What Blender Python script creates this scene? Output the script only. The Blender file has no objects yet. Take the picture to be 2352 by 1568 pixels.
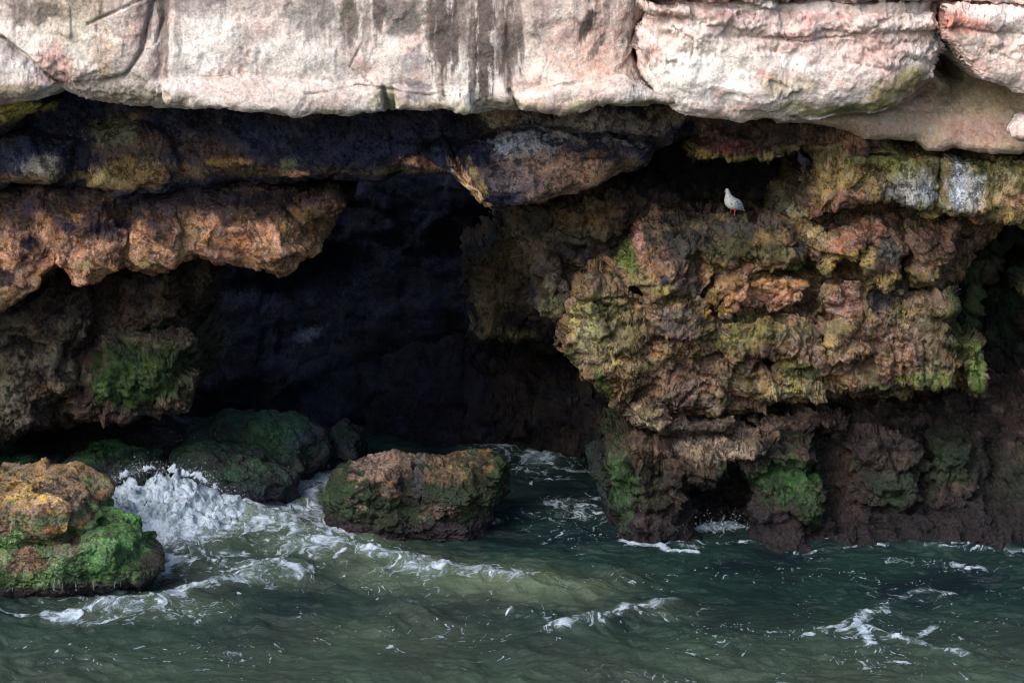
import bpy, math, random
import numpy as np
from mathutils import Vector
random.seed(7)
rng = np.random.default_rng(11)
f4 = np.float32
scene = bpy.context.scene

# ------------------------------------------------------------------ camera, world, sun, exposure
CAM = np.array([0.0, -25.0, 7.6]); PITCH = math.radians(12.0)
FPX = 5533.0                                   # focal length in units of a 2352-wide frame
cam_d = bpy.data.cameras.new('camera'); cam = bpy.data.objects.new('camera', cam_d)
scene.collection.objects.link(cam); scene.camera = cam
cam.location = CAM; cam.rotation_euler = (math.radians(90) - PITCH, 0, 0)
cam_d.sensor_width = 36; cam_d.lens = 36 * FPX / 2352; cam_d.clip_end = 1000

SUN_EL, SUN_AZ = 42.0, 222.0                   # azimuth: direction the light comes from, degrees from +Y clockwise
w = bpy.data.worlds.new('World'); scene.world = w; w.use_nodes = True
nt = w.node_tree; bg = nt.nodes['Background']
sky = nt.nodes.new('ShaderNodeTexSky'); sky.sky_type = 'NISHITA'; sky.sun_disc = False
sky.sun_elevation = math.radians(SUN_EL); sky.sun_rotation = math.radians(SUN_AZ)
sky.air_density = 1.3; sky.dust_density = 3.0; sky.ozone_density = 1.5
nt.links.new(sky.outputs[0], bg.inputs[0]); bg.inputs[1].default_value = 0.15
sd = bpy.data.lights.new('sun', 'SUN'); so = bpy.data.objects.new('sun', sd); scene.collection.objects.link(so)
sd.energy = 2.0; sd.angle = math.radians(38); sd.color = (1, .95, .90)
el, az = math.radians(SUN_EL), math.radians(SUN_AZ)
sdir = Vector((math.sin(az) * math.cos(el), math.cos(az) * math.cos(el), math.sin(el)))
so.rotation_euler = sdir.to_track_quat('Z', 'Y').to_euler(); so.location = sdir * 40
vs = scene.view_settings; vs.view_transform = 'Standard'; vs.look = 'None'; vs.exposure = 0.95; vs.gamma = 1
scene.cycles.max_bounces = 6; scene.cycles.diffuse_bounces = 3; scene.cycles.glossy_bounces = 3
scene.cycles.use_denoising = True
scene.cycles.filter_width = 1.1

# ------------------------------------------------------------------ projection helpers (plan drawing of the cliff)
cp, sp = math.cos(PITCH), math.sin(PITCH)
def ray(u, v):
    xv = (np.asarray(u, float) - 1176) / FPX; yv = (784 - np.asarray(v, float)) / FPX
    return xv, cp + yv * sp, -sp + yv * cp
def XZ(u, v, Y):
    dx, dy, dz = ray(u, v); t = (Y - CAM[1]) / dy
    return CAM[0] + t * dx, CAM[2] + t * dz
def XY(u, v, Z=0.0):
    dx, dy, dz = ray(u, v); t = (Z - CAM[2]) / dz
    return CAM[0] + t * dx, CAM[1] + t * dy

# ------------------------------------------------------------------ noise
def _hash(ix, iy, iz, seed):
    h = (ix.astype(np.uint32) * np.uint32(374761393)) ^ (iy.astype(np.uint32) * np.uint32(668265263)) ^ \
        (iz.astype(np.uint32) * np.uint32(2246822519)) ^ np.uint32((seed * 3266489917) & 0xffffffff)
    h = (h ^ (h >> np.uint32(15))) * np.uint32(2246822519)
    h = (h ^ (h >> np.uint32(13))) * np.uint32(3266489917)
    return h ^ (h >> np.uint32(16))
def perlin(x, y, z, seed=0):
    x = np.asarray(x, f4); y = np.asarray(y, f4); z = np.asarray(z, f4)
    x, y, z = np.broadcast_arrays(x, y, z)
    xi = np.floor(x); yi = np.floor(y); zi = np.floor(z)
    fx = x - xi; fy = y - yi; fz = z - zi
    xi = xi.astype(np.int32); yi = yi.astype(np.int32); zi = zi.astype(np.int32)
    ux = fx * fx * (3 - 2 * fx); uy = fy * fy * (3 - 2 * fy); uz = fz * fz * (3 - 2 * fz)
    out = np.zeros(x.shape, f4)
    for a in (0, 1):
        wx = ux if a else 1 - ux
        for b in (0, 1):
            wy = uy if b else 1 - uy
            for c in (0, 1):
                wz = uz if c else 1 - uz
                h = _hash(xi + a, yi + b, zi + c, seed)
                gx = (h & np.uint32(1023)).astype(f4) * (2 / 1023.) - 1
                gy = ((h >> np.uint32(10)) & np.uint32(1023)).astype(f4) * (2 / 1023.) - 1
                gz = ((h >> np.uint32(20)) & np.uint32(1023)).astype(f4) * (2 / 1023.) - 1
                out += wx * wy * wz * (gx * (fx - a) + gy * (fy - b) + gz * (fz - c))
    return out * 1.4
def fbm(x, y, z, oct=4, seed=0, gain=.5, lac=2.03, ridge=False):
    s = 0; a = 1.0; n = 0
    for i in range(oct):
        p = perlin(x, y, z, seed + i * 17)
        if ridge: p = 1 - 2 * np.abs(p) * 1.6
        s = s + a * p; n += a
        a *= gain; x = x * lac + 3.1; y = y * lac + 1.7; z = z * lac + 5.3
    return s / n
# tiling cell-noise volumes
VN, VC = 136, 8
def _make_vol():
    pts = rng.random((VC, VC, VC, 3)).astype(f4); val = rng.random((VC, VC, VC)).astype(f4)
    grd = (rng.random((VC, VC, VC, 3)).astype(f4) - .5) * 2
    c = (np.arange(VN, dtype=f4) + .5) / VN * VC
    X, Y, Z = np.meshgrid(c, c, c, indexing='ij')
    ix, iy, iz = X.astype(int), Y.astype(int), Z.astype(int)
    F1 = np.full(X.shape, 9, f4); F2 = np.full(X.shape, 9, f4); CV = np.zeros(X.shape, f4); CH = np.zeros(X.shape, f4)
    for a in (-1, 0, 1):
        for b in (-1, 0, 1):
            for d in (-1, 0, 1):
                jx, jy, jz = ix + a, iy + b, iz + d
                k = (jx % VC, jy % VC, jz % VC)
                p = pts[k]; ex = X - (jx + p[..., 0]); ey = Y - (jy + p[..., 1]); ez = Z - (jz + p[..., 2])
                r = np.sqrt(ex * ex + ey * ey + ez * ez)
                m = r < F1
                F2 = np.where(m, F1, np.minimum(F2, r))
                g = grd[k]
                CH = np.where(m, val[k] - .5 + .9 * (g[..., 0] * ex + g[..., 1] * ey + g[..., 2] * ez), CH)
                CV = np.where(m, val[k], CV); F1 = np.where(m, r, F1)
    return dict(f1=F1, edge=F2 - F1, val=CV, chip=CH.astype(f4))
VOL = _make_vol()
def cell(kind, x, y, z, size, seed=0):
    """sample a cell-noise volume, cells about `size` metres wide, rotated by seed"""
    V = VOL[kind]
    a = .6 + seed * 1.13; b = .4 + seed * .71
    ca, sa, cb, sb = math.cos(a), math.sin(a), math.cos(b), math.sin(b)
    X = ca * x - sa * z; Z = sa * x + ca * z; Y = cb * y - sb * Z; Z = sb * y + cb * Z
    k = VN / VC / size
    q = []
    for t in (X, Y, Z):
        t = (t * k + 1000 * VN + seed * 31.7); i = np.floor(t); q.append((i.astype(np.int64), (t - i).astype(f4)))
    out = 0
    for a in (0, 1):
        for b in (0, 1):
            for c in (0, 1):
                wgt = (q[0][1] if a else 1 - q[0][1]) * (q[1][1] if b else 1 - q[1][1]) * (q[2][1] if c else 1 - q[2][1])
                out = out + wgt * V[(q[0][0] + a) % VN, (q[1][0] + b) % VN, (q[2][0] + c) % VN]
    return out
def sst(a, b, x):
    t = np.clip((x - a) / (b - a), 0, 1); return t * t * (3 - 2 * t)
def lin(c):
    c = np.asarray(c, float) / 255
    return np.where(c <= .04045, c / 12.92, ((c + .055) / 1.055) ** 2.4).astype(f4)

# ------------------------------------------------------------------ polygon / polyline distances
def sdf_poly(px, pz, poly):
    """positive inside"""
    d2 = np.full(px.shape, 1e9, f4); ins = np.zeros(px.shape, bool)
    n = len(poly)
    for i in range(n):
        ax, az_ = poly[i]; bx, bz = poly[(i + 1) % n]
        ex, ez = bx - ax, bz - az_; L = ex * ex + ez * ez + 1e-12
        t = np.clip(((px - ax) * ex + (pz - az_) * ez) / L, 0, 1)
        d2 = np.minimum(d2, (px - ax - t * ex) ** 2 + (pz - az_ - t * ez) ** 2)
        if az_ != bz:
            c = ((az_ > pz) != (bz > pz)) & (px < (bx - ax) * (pz - az_) / (bz - az_) + ax)
            ins ^= c
    d = np.sqrt(d2); return np.where(ins, d, -d)
def dist_line(px, pz, pts):
    """distance to a polyline and the 0..1 position along it"""
    d2 = np.full(px.shape, 1e9, f4); tt = np.zeros(px.shape, f4); n = len(pts) - 1
    for i in range(n):
        ax, az_ = pts[i]; bx, bz = pts[i + 1]
        ex, ez = bx - ax, bz - az_; L = ex * ex + ez * ez + 1e-12
        t = np.clip(((px - ax) * ex + (pz - az_) * ez) / L, 0, 1)
        q = (px - ax - t * ex) ** 2 + (pz - az_ - t * ez) ** 2
        m = q < d2; d2 = np.where(m, q, d2); tt = np.where(m, (i + t) / n, tt)
    return np.sqrt(d2), tt

# ------------------------------------------------------------------ mesh from a grid
def grid_mesh(name, P, keep, attrs, mat, parent=None, smooth=True):
    parts = P if isinstance(P, list) else [(P, keep, attrs)]
    VV, QQ, AA, off = [], [], {}, 0
    for (P, keep, attrs) in parts:
        nx, ny = P.shape[:2]
        idx = np.arange(nx * ny).reshape(nx, ny)
        q = np.stack([idx[:-1, :-1], idx[1:, :-1], idx[1:, 1:], idx[:-1, 1:]], -1)
        if keep is not None:
            q = q[keep[:-1, :-1] | keep[1:, :-1] | keep[1:, 1:] | keep[:-1, 1:]]
        q = q.reshape(-1, 4); used = np.zeros(nx * ny, bool); used[q.ravel()] = True
        rem = np.cumsum(used) - 1
        QQ.append(rem[q] + off); VV.append(P.reshape(-1, 3)[used]); off += int(used.sum())
        for an, A in attrs.items(): AA.setdefault(an, []).append(A.reshape(nx * ny, -1)[used].astype(f4))
    V = np.concatenate(VV); q = np.concatenate(QQ)
    me = bpy.data.meshes.new(name)
    me.vertices.add(len(V)); me.vertices.foreach_set('co', V.astype(f4).ravel())
    me.loops.add(q.size); me.loops.foreach_set('vertex_index', q.astype(np.int32).ravel())
    me.polygons.add(len(q)); me.polygons.foreach_set('loop_start', (np.arange(len(q)) * 4).astype(np.int32))
    me.polygons.foreach_set('loop_total', np.full(len(q), 4, np.int32))
    me.polygons.foreach_set('use_smooth', np.full(len(q), smooth))
    me.update(calc_edges=True)
    for an, A in AA.items():
        A = np.concatenate(A)
        if A.shape[1] == 1:
            a = me.attributes.new(an, 'FLOAT', 'POINT'); a.data.foreach_set('value', A.ravel())
        else:
            a = me.attributes.new(an, 'FLOAT_COLOR', 'POINT')
            a.data.foreach_set('color', np.concatenate([A, np.ones((len(A), 1), f4)], 1).ravel())
    me.materials.append(mat)
    o = bpy.data.objects.new(name, me); scene.collection.objects.link(o)
    if parent: o.parent = parent
    return o
def tag(o, label=None, cat=None, group=None, kind=None):
    if label: o['label'] = label
    if cat: o['category'] = cat
    if group: o['group'] = group
    if kind: o['kind'] = kind
    return o

# ------------------------------------------------------------------ materials
def rock_mat(name, fine=.30, bump=.55, pit=.60, grain=1.0):
    m = bpy.data.materials.new(name); m.use_nodes = True; t = m.node_tree; N = t.nodes; Lk = t.links
    b = N['Principled BSDF']
    at = N.new('ShaderNodeAttribute'); at.attribute_name = 'tint'
    rg = N.new('ShaderNodeAttribute'); rg.attribute_name = 'wet'
    tc = N.new('ShaderNodeTexCoord')
    n1 = N.new('ShaderNodeTexNoise'); n1.inputs['Scale'].default_value = 48 * grain; n1.inputs['Detail'].default_value = 6; n1.inputs['Roughness'].default_value = .7
    n2 = N.new('ShaderNodeTexNoise'); n2.inputs['Scale'].default_value = 13 * grain; n2.inputs['Detail'].default_value = 5; n2.inputs['Roughness'].default_value = .75
    vo = N.new('ShaderNodeTexVoronoi'); vo.inputs['Scale'].default_value = 30 * grain
    for n in (n1, n2, vo): Lk.new(tc.outputs['Object'], n.inputs['Vector'])
    mr = N.new('ShaderNodeMapRange'); mr.inputs[1].default_value = .40; mr.inputs[2].default_value = .60
    mr.inputs[3].default_value = 1 - fine; mr.inputs[4].default_value = 1 + fine * .9
    Lk.new(n1.outputs[0], mr.inputs[0])
    # pits and dark lichen specks, in colonies
    n3 = N.new('ShaderNodeTexNoise'); n3.inputs['Scale'].default_value = 5 * grain; n3.inputs['Detail'].default_value = 5; n3.inputs['Roughness'].default_value = .65
    v2 = N.new('ShaderNodeTexNoise'); v2.inputs['Scale'].default_value = 22 * grain; v2.inputs['Detail'].default_value = 4; v2.inputs['Roughness'].default_value = .6
    for n in (n3, v2): Lk.new(tc.outputs['Object'], n.inputs['Vector'])
    g1 = N.new('ShaderNodeMapRange'); g1.inputs[1].default_value = .44; g1.inputs[2].default_value = .56; g1.inputs[3].default_value = .47; g1.inputs[4].default_value = .66
    Lk.new(n3.outputs[0], g1.inputs[0])
    sb_ = N.new('ShaderNodeMath'); sb_.operation = 'SUBTRACT'; Lk.new(v2.outputs[0], sb_.inputs[0]); Lk.new(g1.outputs[0], sb_.inputs[1])
    g2 = N.new('ShaderNodeMapRange'); g2.inputs[1].default_value = -.02; g2.inputs[2].default_value = .03; g2.inputs[3].default_value = 1.0; g2.inputs[4].default_value = 1 - pit
    Lk.new(sb_.outputs[0], g2.inputs[0])
    vv = N.new('ShaderNodeMath'); vv.operation = 'MULTIPLY'; Lk.new(mr.outputs[0], vv.inputs[0]); Lk.new(g2.outputs[0], vv.inputs[1])
    hs = N.new('ShaderNodeHueSaturation'); Lk.new(at.outputs['Color'], hs.inputs['Color']); Lk.new(vv.outputs[0], hs.inputs['Value'])
    m2 = N.new('ShaderNodeMapRange'); m2.inputs[1].default_value = .4; m2.inputs[2].default_value = .6
    m2.inputs[3].default_value = .62; m2.inputs[4].default_value = 1.02
    Lk.new(n2.outputs[0], m2.inputs[0]); Lk.new(m2.outputs[0], hs.inputs['Saturation'])
    Lk.new(hs.outputs[0], b.inputs['Base Color'])
    ad = N.new('ShaderNodeMath'); ad.operation = 'ADD'
    ml = N.new('ShaderNodeMath'); ml.operation = 'MULTIPLY'; ml.inputs[1].default_value = .5
    Lk.new(vo.outputs['Distance'], ml.inputs[0]); Lk.new(n1.outputs[0], ad.inputs[0]); Lk.new(ml.outputs[0], ad.inputs[1])
    bp = N.new('ShaderNodeBump'); bp.inputs['Strength'].default_value = bump; bp.inputs['Distance'].default_value = .04
    Lk.new(ad.outputs[0], bp.inputs['Height']); Lk.new(bp.outputs[0], b.inputs['Normal'])
    rr = N.new('ShaderNodeMapRange'); rr.inputs[3].default_value = .93; rr.inputs[4].default_value = .36
    Lk.new(rg.outputs['Fac'], rr.inputs[0]); Lk.new(rr.outputs[0], b.inputs['Roughness'])
    sp_ = N.new('ShaderNodeMapRange'); sp_.inputs[3].default_value = .15; sp_.inputs[4].default_value = .3
    Lk.new(rg.outputs['Fac'], sp_.inputs[0]); Lk.new(sp_.outputs[0], b.inputs['Specular IOR Level'])
    return m
M_ROCK = rock_mat('weathered_rock')
M_PALE = rock_mat('pale_limestone', fine=.12, bump=.4, pit=.20)
M_WET = rock_mat('wet_rock', fine=.36, bump=.8)

# ------------------------------------------------------------------ rock masses
def colorize(x, y, z, base, patches, yc, gain, wetz, seed, tint=.75):
    col = base(x, y, z).astype(f4)
    rag1 = fbm(x / .16, y / .16, z / .16, 5, seed + 40, .68)
    rag2 = fbm(x / .09, y / .09, z / .05, 4, seed + 60, .7)
    rag3 = None
    for p in patches:
        u, v, ru, rv, rot, c, al = p[:7]; rag = p[7] if len(p) > 7 else 1.6
        if rv > 2.2 * ru and rag3 is None: rag3 = fbm(x / .06, y / .06, z / .7, 5, seed + 90, .65)
        px, pz = XZ(u, v, yc); sx = ru * 26 / FPX; sz = rv * 26 / FPX
        dxx, dzz = x - px, z - pz; a = math.radians(rot); ca, sa = math.cos(a), math.sin(a)
        rr = np.sqrt(((dxx * ca + dzz * sa) / sx) ** 2 + ((-dxx * sa + dzz * ca) / sz) ** 2)
        mk = sst(-.22, .3, 1 - rr + rag * (rag1 if rot % 2 == 0 else rag2) * (.5 if rv > 2.2 * ru else 1) + (1.5 * rag3 if rv > 2.2 * ru else 0)) * al
        mk = mk * sst(2.2, 1.3, rr)
        lc = lin(c)
        if c[1] > c[0] * 1.08 and c[1] > c[2] * 1.1: lc = lc * np.array([.80, .54, .70], f4)
        col = col * (1 - mk[..., None]) + lc * mk[..., None] * (.8 + .4 * (rag2[..., None] + .5))
    if tint:
        wv = .07 * fbm(x / .2, y / .2, z / .2, 3, seed + 71)
        v1 = cell('val', x + wv, y, z - wv, .34, seed + 2); v2_ = cell('val', x - wv, y, z + wv, .16, seed + 4)
        col = col * (1 + tint * ((v1 - .5) * .9 + (v2_ - .5) * .5))[..., None]
        wm = ((cell('val', x + wv, y, z - wv, .42, seed + 6) - .5) * tint * .35)[..., None]
        col = col * (1 + wm * np.array([.8, .1, -.9], f4))
    # gritty speckle: lichen, barnacle and mineral grains
    g = fbm(x / .035, y / .035, z / .035, 3, seed + 70, .7)
    col = col * np.clip(1 + GRIT * g, .45, 1.8)[..., None]
    wet = np.zeros(x.shape, f4) if wetz is None else sst(wetz[1], wetz[0], z + .25 * rag1)
    return np.clip(col * gain, 0.0015, .9), wet
GRIT = .55
def stone(name, pieces, base, disp, Yc, patches=(), mat=None, gain=1.0, wetz=None, seed=0, step=.012, big=(.10, .5), wp=.08):
    """a free-standing boulder: rounded bodies grown all the way round from their outlines, joined in one mesh"""
    G = []
    for k, pc in enumerate(pieces):
        vm = np.mean([q[1] for q in pc['p']]); poly = np.array([XZ(u, v, pc['y'] + (.75 * pc.get('B', .6) if v < vm else 0)) for (u, v) in pc['p']])
        c = np.array(XZ(*pc['c'], pc['y'])) if 'c' in pc else poly.mean(0)
        den = []
        for a in range(len(poly)):
            q0, q1 = poly[a], poly[(a + 1) % len(poly)]
            for t in np.arange(0, 1, .04): den.append(q0 * (1 - t) + q1 * t)
        den = np.array(den) - c; ang = np.arctan2(den[:, 1], den[:, 0]); rad = np.hypot(den[:, 0], den[:, 1]); o_ = np.argsort(ang); ang, rad = ang[o_], rad[o_]
        per = 2 * math.pi * rad.mean(); nt_ = int(per / step); th = np.linspace(-math.pi, math.pi, nt_ + 1)
        rho = np.interp(th, np.concatenate([ang - 2 * math.pi, ang, ang + 2 * math.pi]), np.tile(rad, 3))
        for _ in range(4): rho[:-1] = (np.roll(rho[:-1], 1) + 2 * rho[:-1] + np.roll(rho[:-1], -1)) / 4
        rho = rho - .045; rho[-1] = rho[0]
        n = pc.get('n', 2.6); D, B = pc.get('D', .6), pc.get('B', .6)
        ph = np.linspace(-math.pi / 2, math.pi / 2, 2001); s_ = np.cos(ph).clip(0) ** (2 / n); yy = np.sign(ph) * np.abs(np.sin(ph)) ** (2 / n)
        yd = -yy * np.where(yy > 0, D, B); al = np.concatenate([[0], np.cumsum(np.hypot(np.diff(s_ * rad.mean()), np.diff(yd)))])
        m = int(al[-1] / step); q = np.linspace(0, al[-1], m); s_ = np.interp(q, al, s_); yd = np.interp(q, al, yd)
        x = c[0] + rho[:, None] * s_[None] * np.cos(th)[:, None]; z = c[1] + rho[:, None] * s_[None] * np.sin(th)[:, None]
        tx, tz = pc.get('t', (0, 0))
        y = pc['y'] + yd[None] + tx * (x - c[0]) + tz * (z - c[1])
        P = np.stack([x, y, z], -1).astype(f4)
        P = P + wp * np.stack([fbm(x / .45, y / .45, z / .45, 4, seed + 11), fbm(x / .45, y / .45, z / .45 + 7, 4, seed + 12), fbm(x / .45 + 5, y / .45, z / .45, 4, seed + 13)], -1)
        du = np.concatenate([P[1:2] - P[-2:-1], P[2:] - P[:-2], P[1:2] - P[-2:-1]], 0)
        dv = np.zeros_like(P); dv[:, 1:-1] = P[:, 2:] - P[:, :-2]; dv[:, 0] = P[:, 1] - P[:, 0]; dv[:, -1] = P[:, -1] - P[:, -2]
        N_ = np.cross(du, dv); N_ /= np.linalg.norm(N_, axis=-1, keepdims=True) + 1e-9
        N_[:, 0] = (0, 1, 0); N_[:, -1] = (0, -1, 0)
        ctr = np.array([c[0], pc['y'], c[1]]); sg = np.sign((N_ * (P - ctr)).sum(-1).mean()); N_ = N_ * sg; N_[:, 0] = (0, 1, 0); N_[:, -1] = (0, -1, 0)
        x, y, z = P[..., 0], P[..., 1], P[..., 2]
        P = P + N_ * (disp(x, y, z) + big[0] * 2 * fbm(x / big[1], y / big[1], z / big[1], 3, seed + 5))[..., None]
        x, y, z = P[..., 0], P[..., 1], P[..., 2]
        col, wet = colorize(x, y, z, base, patches, Yc, gain, wetz, seed)
        G.append((P, None, dict(tint=col, wet=wet)))
    return grid_mesh(name, G, None, None, mat or M_WET)
def box2(A, r):
    for ax in (0, 1):
        pw = [(0, 0)] * 3; pw[ax] = (r + 1, r); c = np.cumsum(np.pad(A, pw, mode='edge'), ax)
        A = (c[2 * r + 1:] - c[:-2 * r - 1]) / (2 * r + 1) if ax == 0 else (c[:, 2 * r + 1:] - c[:, :-2 * r - 1]) / (2 * r + 1)
    return A
def mass(name, lobes, Yb, carves=(), grooves=(), patches=(), base=None, disp=None, mat=None, dx=.0125, mfac=1.3,
         big=(.10, .9), warp=.05, gain=1.0, wetz=None, Yc=None, seed=0, topsil=False):
    """a rock mass: outlines (each with its own distance, rounding and lean) joined into one sheet with real depth"""
    L = []
    for lb in lobes:
        ym = lb['y'] + .4 * lb.get('R', .3)
        vm = np.mean([q[1] for q in lb['p']])
        L.append([XZ(u, v, Yb if (topsil and v < vm and lb is lobes[0]) else ym) for (u, v) in lb['p']])
    allp = np.array([q for l in L for q in l]); x0, z0 = allp.min(0) - .08; x1, z1 = allp.max(0) + .08
    xs = np.arange(x0, x1, dx, dtype=f4); zs = np.arange(z1, z0, -dx, dtype=f4)
    X, Z = np.meshgrid(xs, zs, indexing='ij')
    warp2 = warp * (.25 if topsil else .8)
    wx = warp2 * fbm(X / .4, Z / .4, 0 * X, 2, seed + 1, .35) * 2.2; wz = warp2 * fbm(X / .4, Z / .4, 0 * X + 9, 2, seed + 2, .35) * 2.2
    Xw, Zw = X + wx, Z + wz
    Y = np.full(X.shape, Yb, f4)
    B = big[0] * fbm(X / big[1], Z / big[1] * 1.3, 0 * X + seed, 3, seed + 5) * 2
    for lb, poly in zip(lobes, L):
        r = lb.get('r', .3); R = lb.get('R', .3)
        if topsil and lb is lobes[0]: R = Yb - lb['y'] - .08; r = max(r, .32)
        pa = np.array(poly); a0, b0 = pa.min(0) - .2; a1, b1 = pa.max(0) + .2
        i0, i1 = np.searchsorted(xs, [a0, a1]); j0, j1 = np.searchsorted(-zs, [-b1, -b0])
        S = (slice(i0, i1), slice(j0, j1))
        d = sdf_poly(Xw[S], Zw[S], poly)
        q = np.clip(1 - d / r, 0, 1); e = lb.get('e', 2.0)
        y = lb['y'] + R * (1 - (1 - (.95 * q) ** e) ** (1 / e))
        cx, cz = pa.mean(0)
        tx, tz = lb.get('t', (0, 0))
        y = y + tx * (X[S] - cx) + tz * (Z[S] - cz) + B[S] * lb.get('b', 1)
        tb = np.clip(-d / (1.6 * dx), 0, 1); y = y * (1 - tb) + Yb * tb
        k = lb.get('k', 0)
        if k > 0:   # soft join
            h = np.clip(.5 + .5 * (Y[S] - y) / k, 0, 1)
            ym = Y[S] * (1 - h) + y * h - k * h * (1 - h)
            both = (Y[S] < Yb - .01) & (d > 0.01)
            Y[S] = np.where(both, ym, np.minimum(Y[S], y))
        else:
            Y[S] = np.minimum(Y[S], y)
    out = Y >= Yb - .01
    for cv in carves:
        yc = cv.get('Y', Yc if Yc is not None else lobes[0]['y'])
        poly = [XZ(u, v, yc) for (u, v) in cv['p']]
        d = sdf_poly(Xw, Zw, poly)
        Y = Y + cv['depth'] * sst(0, cv.get('r', .15), d)
    for g in grooves:
        yc = Yc if Yc is not None else lobes[0]['y']
        pts = [XZ(u, v, yc) for (u, v) in g[0]]
        d, t = dist_line(X + wx * .35, Z + wz * .35, pts)
        Y = Y + g[2] * np.exp(-(d / g[1]) ** 2) * np.where(out, 0, 1)
    Y = np.minimum(Y, Yb); Y[out] = Yb
    # resample every column by arc length so that ledges, undersides and tops get their share of vertices
    wc = np.abs(np.diff(Y, axis=0)).clip(0, .4).mean(1) * 3.5; wc = np.convolve(np.sqrt(dx * dx + wc * wc), np.ones(7) / 7, 'same').clip(dx, dx * 5)
    cum = np.concatenate([[0], np.cumsum(wc)]); nn = int(min(cum[-1] / dx, len(xs) * 1.7)); fx = np.interp(np.linspace(0, cum[-1], nn), cum, np.arange(len(xs)))
    i0 = np.floor(fx).astype(int).clip(0, len(xs) - 2); fr = (fx - i0).astype(f4)
    Y = Y[i0] * (1 - fr[:, None]) + Y[i0 + 1] * fr[:, None]; xs = (xs[i0] * (1 - fr) + xs[i0 + 1] * fr).astype(f4)
    nx, nz = Y.shape; M = int(nz * mfac)
    P = np.zeros((nx, M, 3), f4); K = np.zeros((nx, M), bool)
    dz = np.full(nz - 1, dx, f4)
    wgt = np.sqrt(dz[None] ** 2 + np.minimum(np.abs(np.diff(Y, axis=1)), .5) ** 2)
    for rad_ in (9, 9):
        cs = np.cumsum(np.pad(wgt, ((rad_ + 1, rad_), (0, 0)), mode='edge'), 0); wgt = (cs[2 * rad_ + 1:] - cs[:-2 * rad_ - 1]) / (2 * rad_ + 1)
    ss = np.concatenate([np.zeros((nx, 1), f4), np.cumsum(wgt, 1)], 1)
    for i in range(nx):
        s = np.linspace(0, ss[i, -1], M)
        P[i, :, 0] = xs[i]; P[i, :, 1] = np.interp(s, ss[i], Y[i]); P[i, :, 2] = np.interp(s, ss[i], zs)
    K = P[..., 1] < Yb - .02
    du = np.zeros_like(P); dv = np.zeros_like(P)
    du[1:-1] = P[2:] - P[:-2]; du[0] = P[1] - P[0]; du[-1] = P[-1] - P[-2]
    dv[:, 1:-1] = P[:, 2:] - P[:, :-2]; dv[:, 0] = P[:, 1] - P[:, 0]; dv[:, -1] = P[:, -1] - P[:, -2]
    Nn = np.cross(du, dv); Nn /= np.linalg.norm(Nn, axis=-1, keepdims=True) + 1e-9
    Nn = np.where((Nn[..., 1:2] > 0.0), -Nn, Nn)
    # soften normals a little so that steps do not shoot vertices apart
    Nn = box2(box2(Nn, 6), 5); Nn /= np.linalg.norm(Nn, axis=-1, keepdims=True) + 1e-9
    x, y, z = P[..., 0], P[..., 1], P[..., 2]
    w3 = warp * (2.4 if topsil else 1.3)
    P[..., 2] += w3 * fbm(x / .38, y / .38, z / .38, 4, seed + 11, .55); P[..., 0] += w3 * .8 * fbm(x / .38, y / .38, z / .38 + 7, 4, seed + 12, .55)
    if disp is not None:
        P = P + Nn * disp(x, y, z)[..., None]
        x, y, z = P[..., 0], P[..., 1], P[..., 2]
    yc = Yc if Yc is not None else lobes[0]['y']
    col, wet = colorize(x, y, z, base, patches, yc, gain, wetz, seed, .12 if mat is M_PALE else .75)
    o = grid_mesh(name, P, K, dict(tint=col, wet=wet), mat or M_ROCK)
    return o

def palette(cols, x, y, z, sc=.5, seed=0, sharp=6.0, oct=4, zs=1.0):
    """blotchy mixture of several albedos"""
    out = 0; W = 0
    for i, c in enumerate(cols):
        n = fbm(x / sc, y / sc, z / sc * zs, oct, seed + i * 31, .6)
        e = np.exp(sharp * n * 2); out = out + e[..., None] * lin(c); W = W + e
    return out / W[..., None]

def joint(x, y, z, h, L, seed, g=.03):
    wz = .5 * h * fbm(x / .7, y / .7, z / .7, 3, seed, .6) * 2 + .22 * h * fbm(x / .12, y / .12, z / .12, 3, seed + 1)
    wx = .3 * L * fbm(x / .5, y / .5, z / .5, 4, seed + 2, .6) * 2
    b = (z + wz) / h; bi = np.floor(b); fb = b - bi
    r = _hash(bi.astype(np.int32), bi.astype(np.int32) * 3, bi.astype(np.int32) * 7, seed).astype(f4) / 4294967295.
    a = (x + wx + .4 * y) / (L * (.6 + .8 * r)) + r * 9; ai = np.floor(a); fa = a - ai
    o = _hash(ai.astype(np.int32), bi.astype(np.int32), ai.astype(np.int32) * 5, seed + 1).astype(f4) / 4294967295. - .5
    e = np.minimum(np.minimum(fb, 1 - fb) * h, np.minimum(fa, 1 - fa) * L * .8)
    k = sst(-.2, .15, fbm(x / .6, y / .6, z / .4, 2, seed + 4))
    return o * (.4 + .6 * k) - g * np.exp(-(e / .014) ** 2) * k * 10
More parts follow.
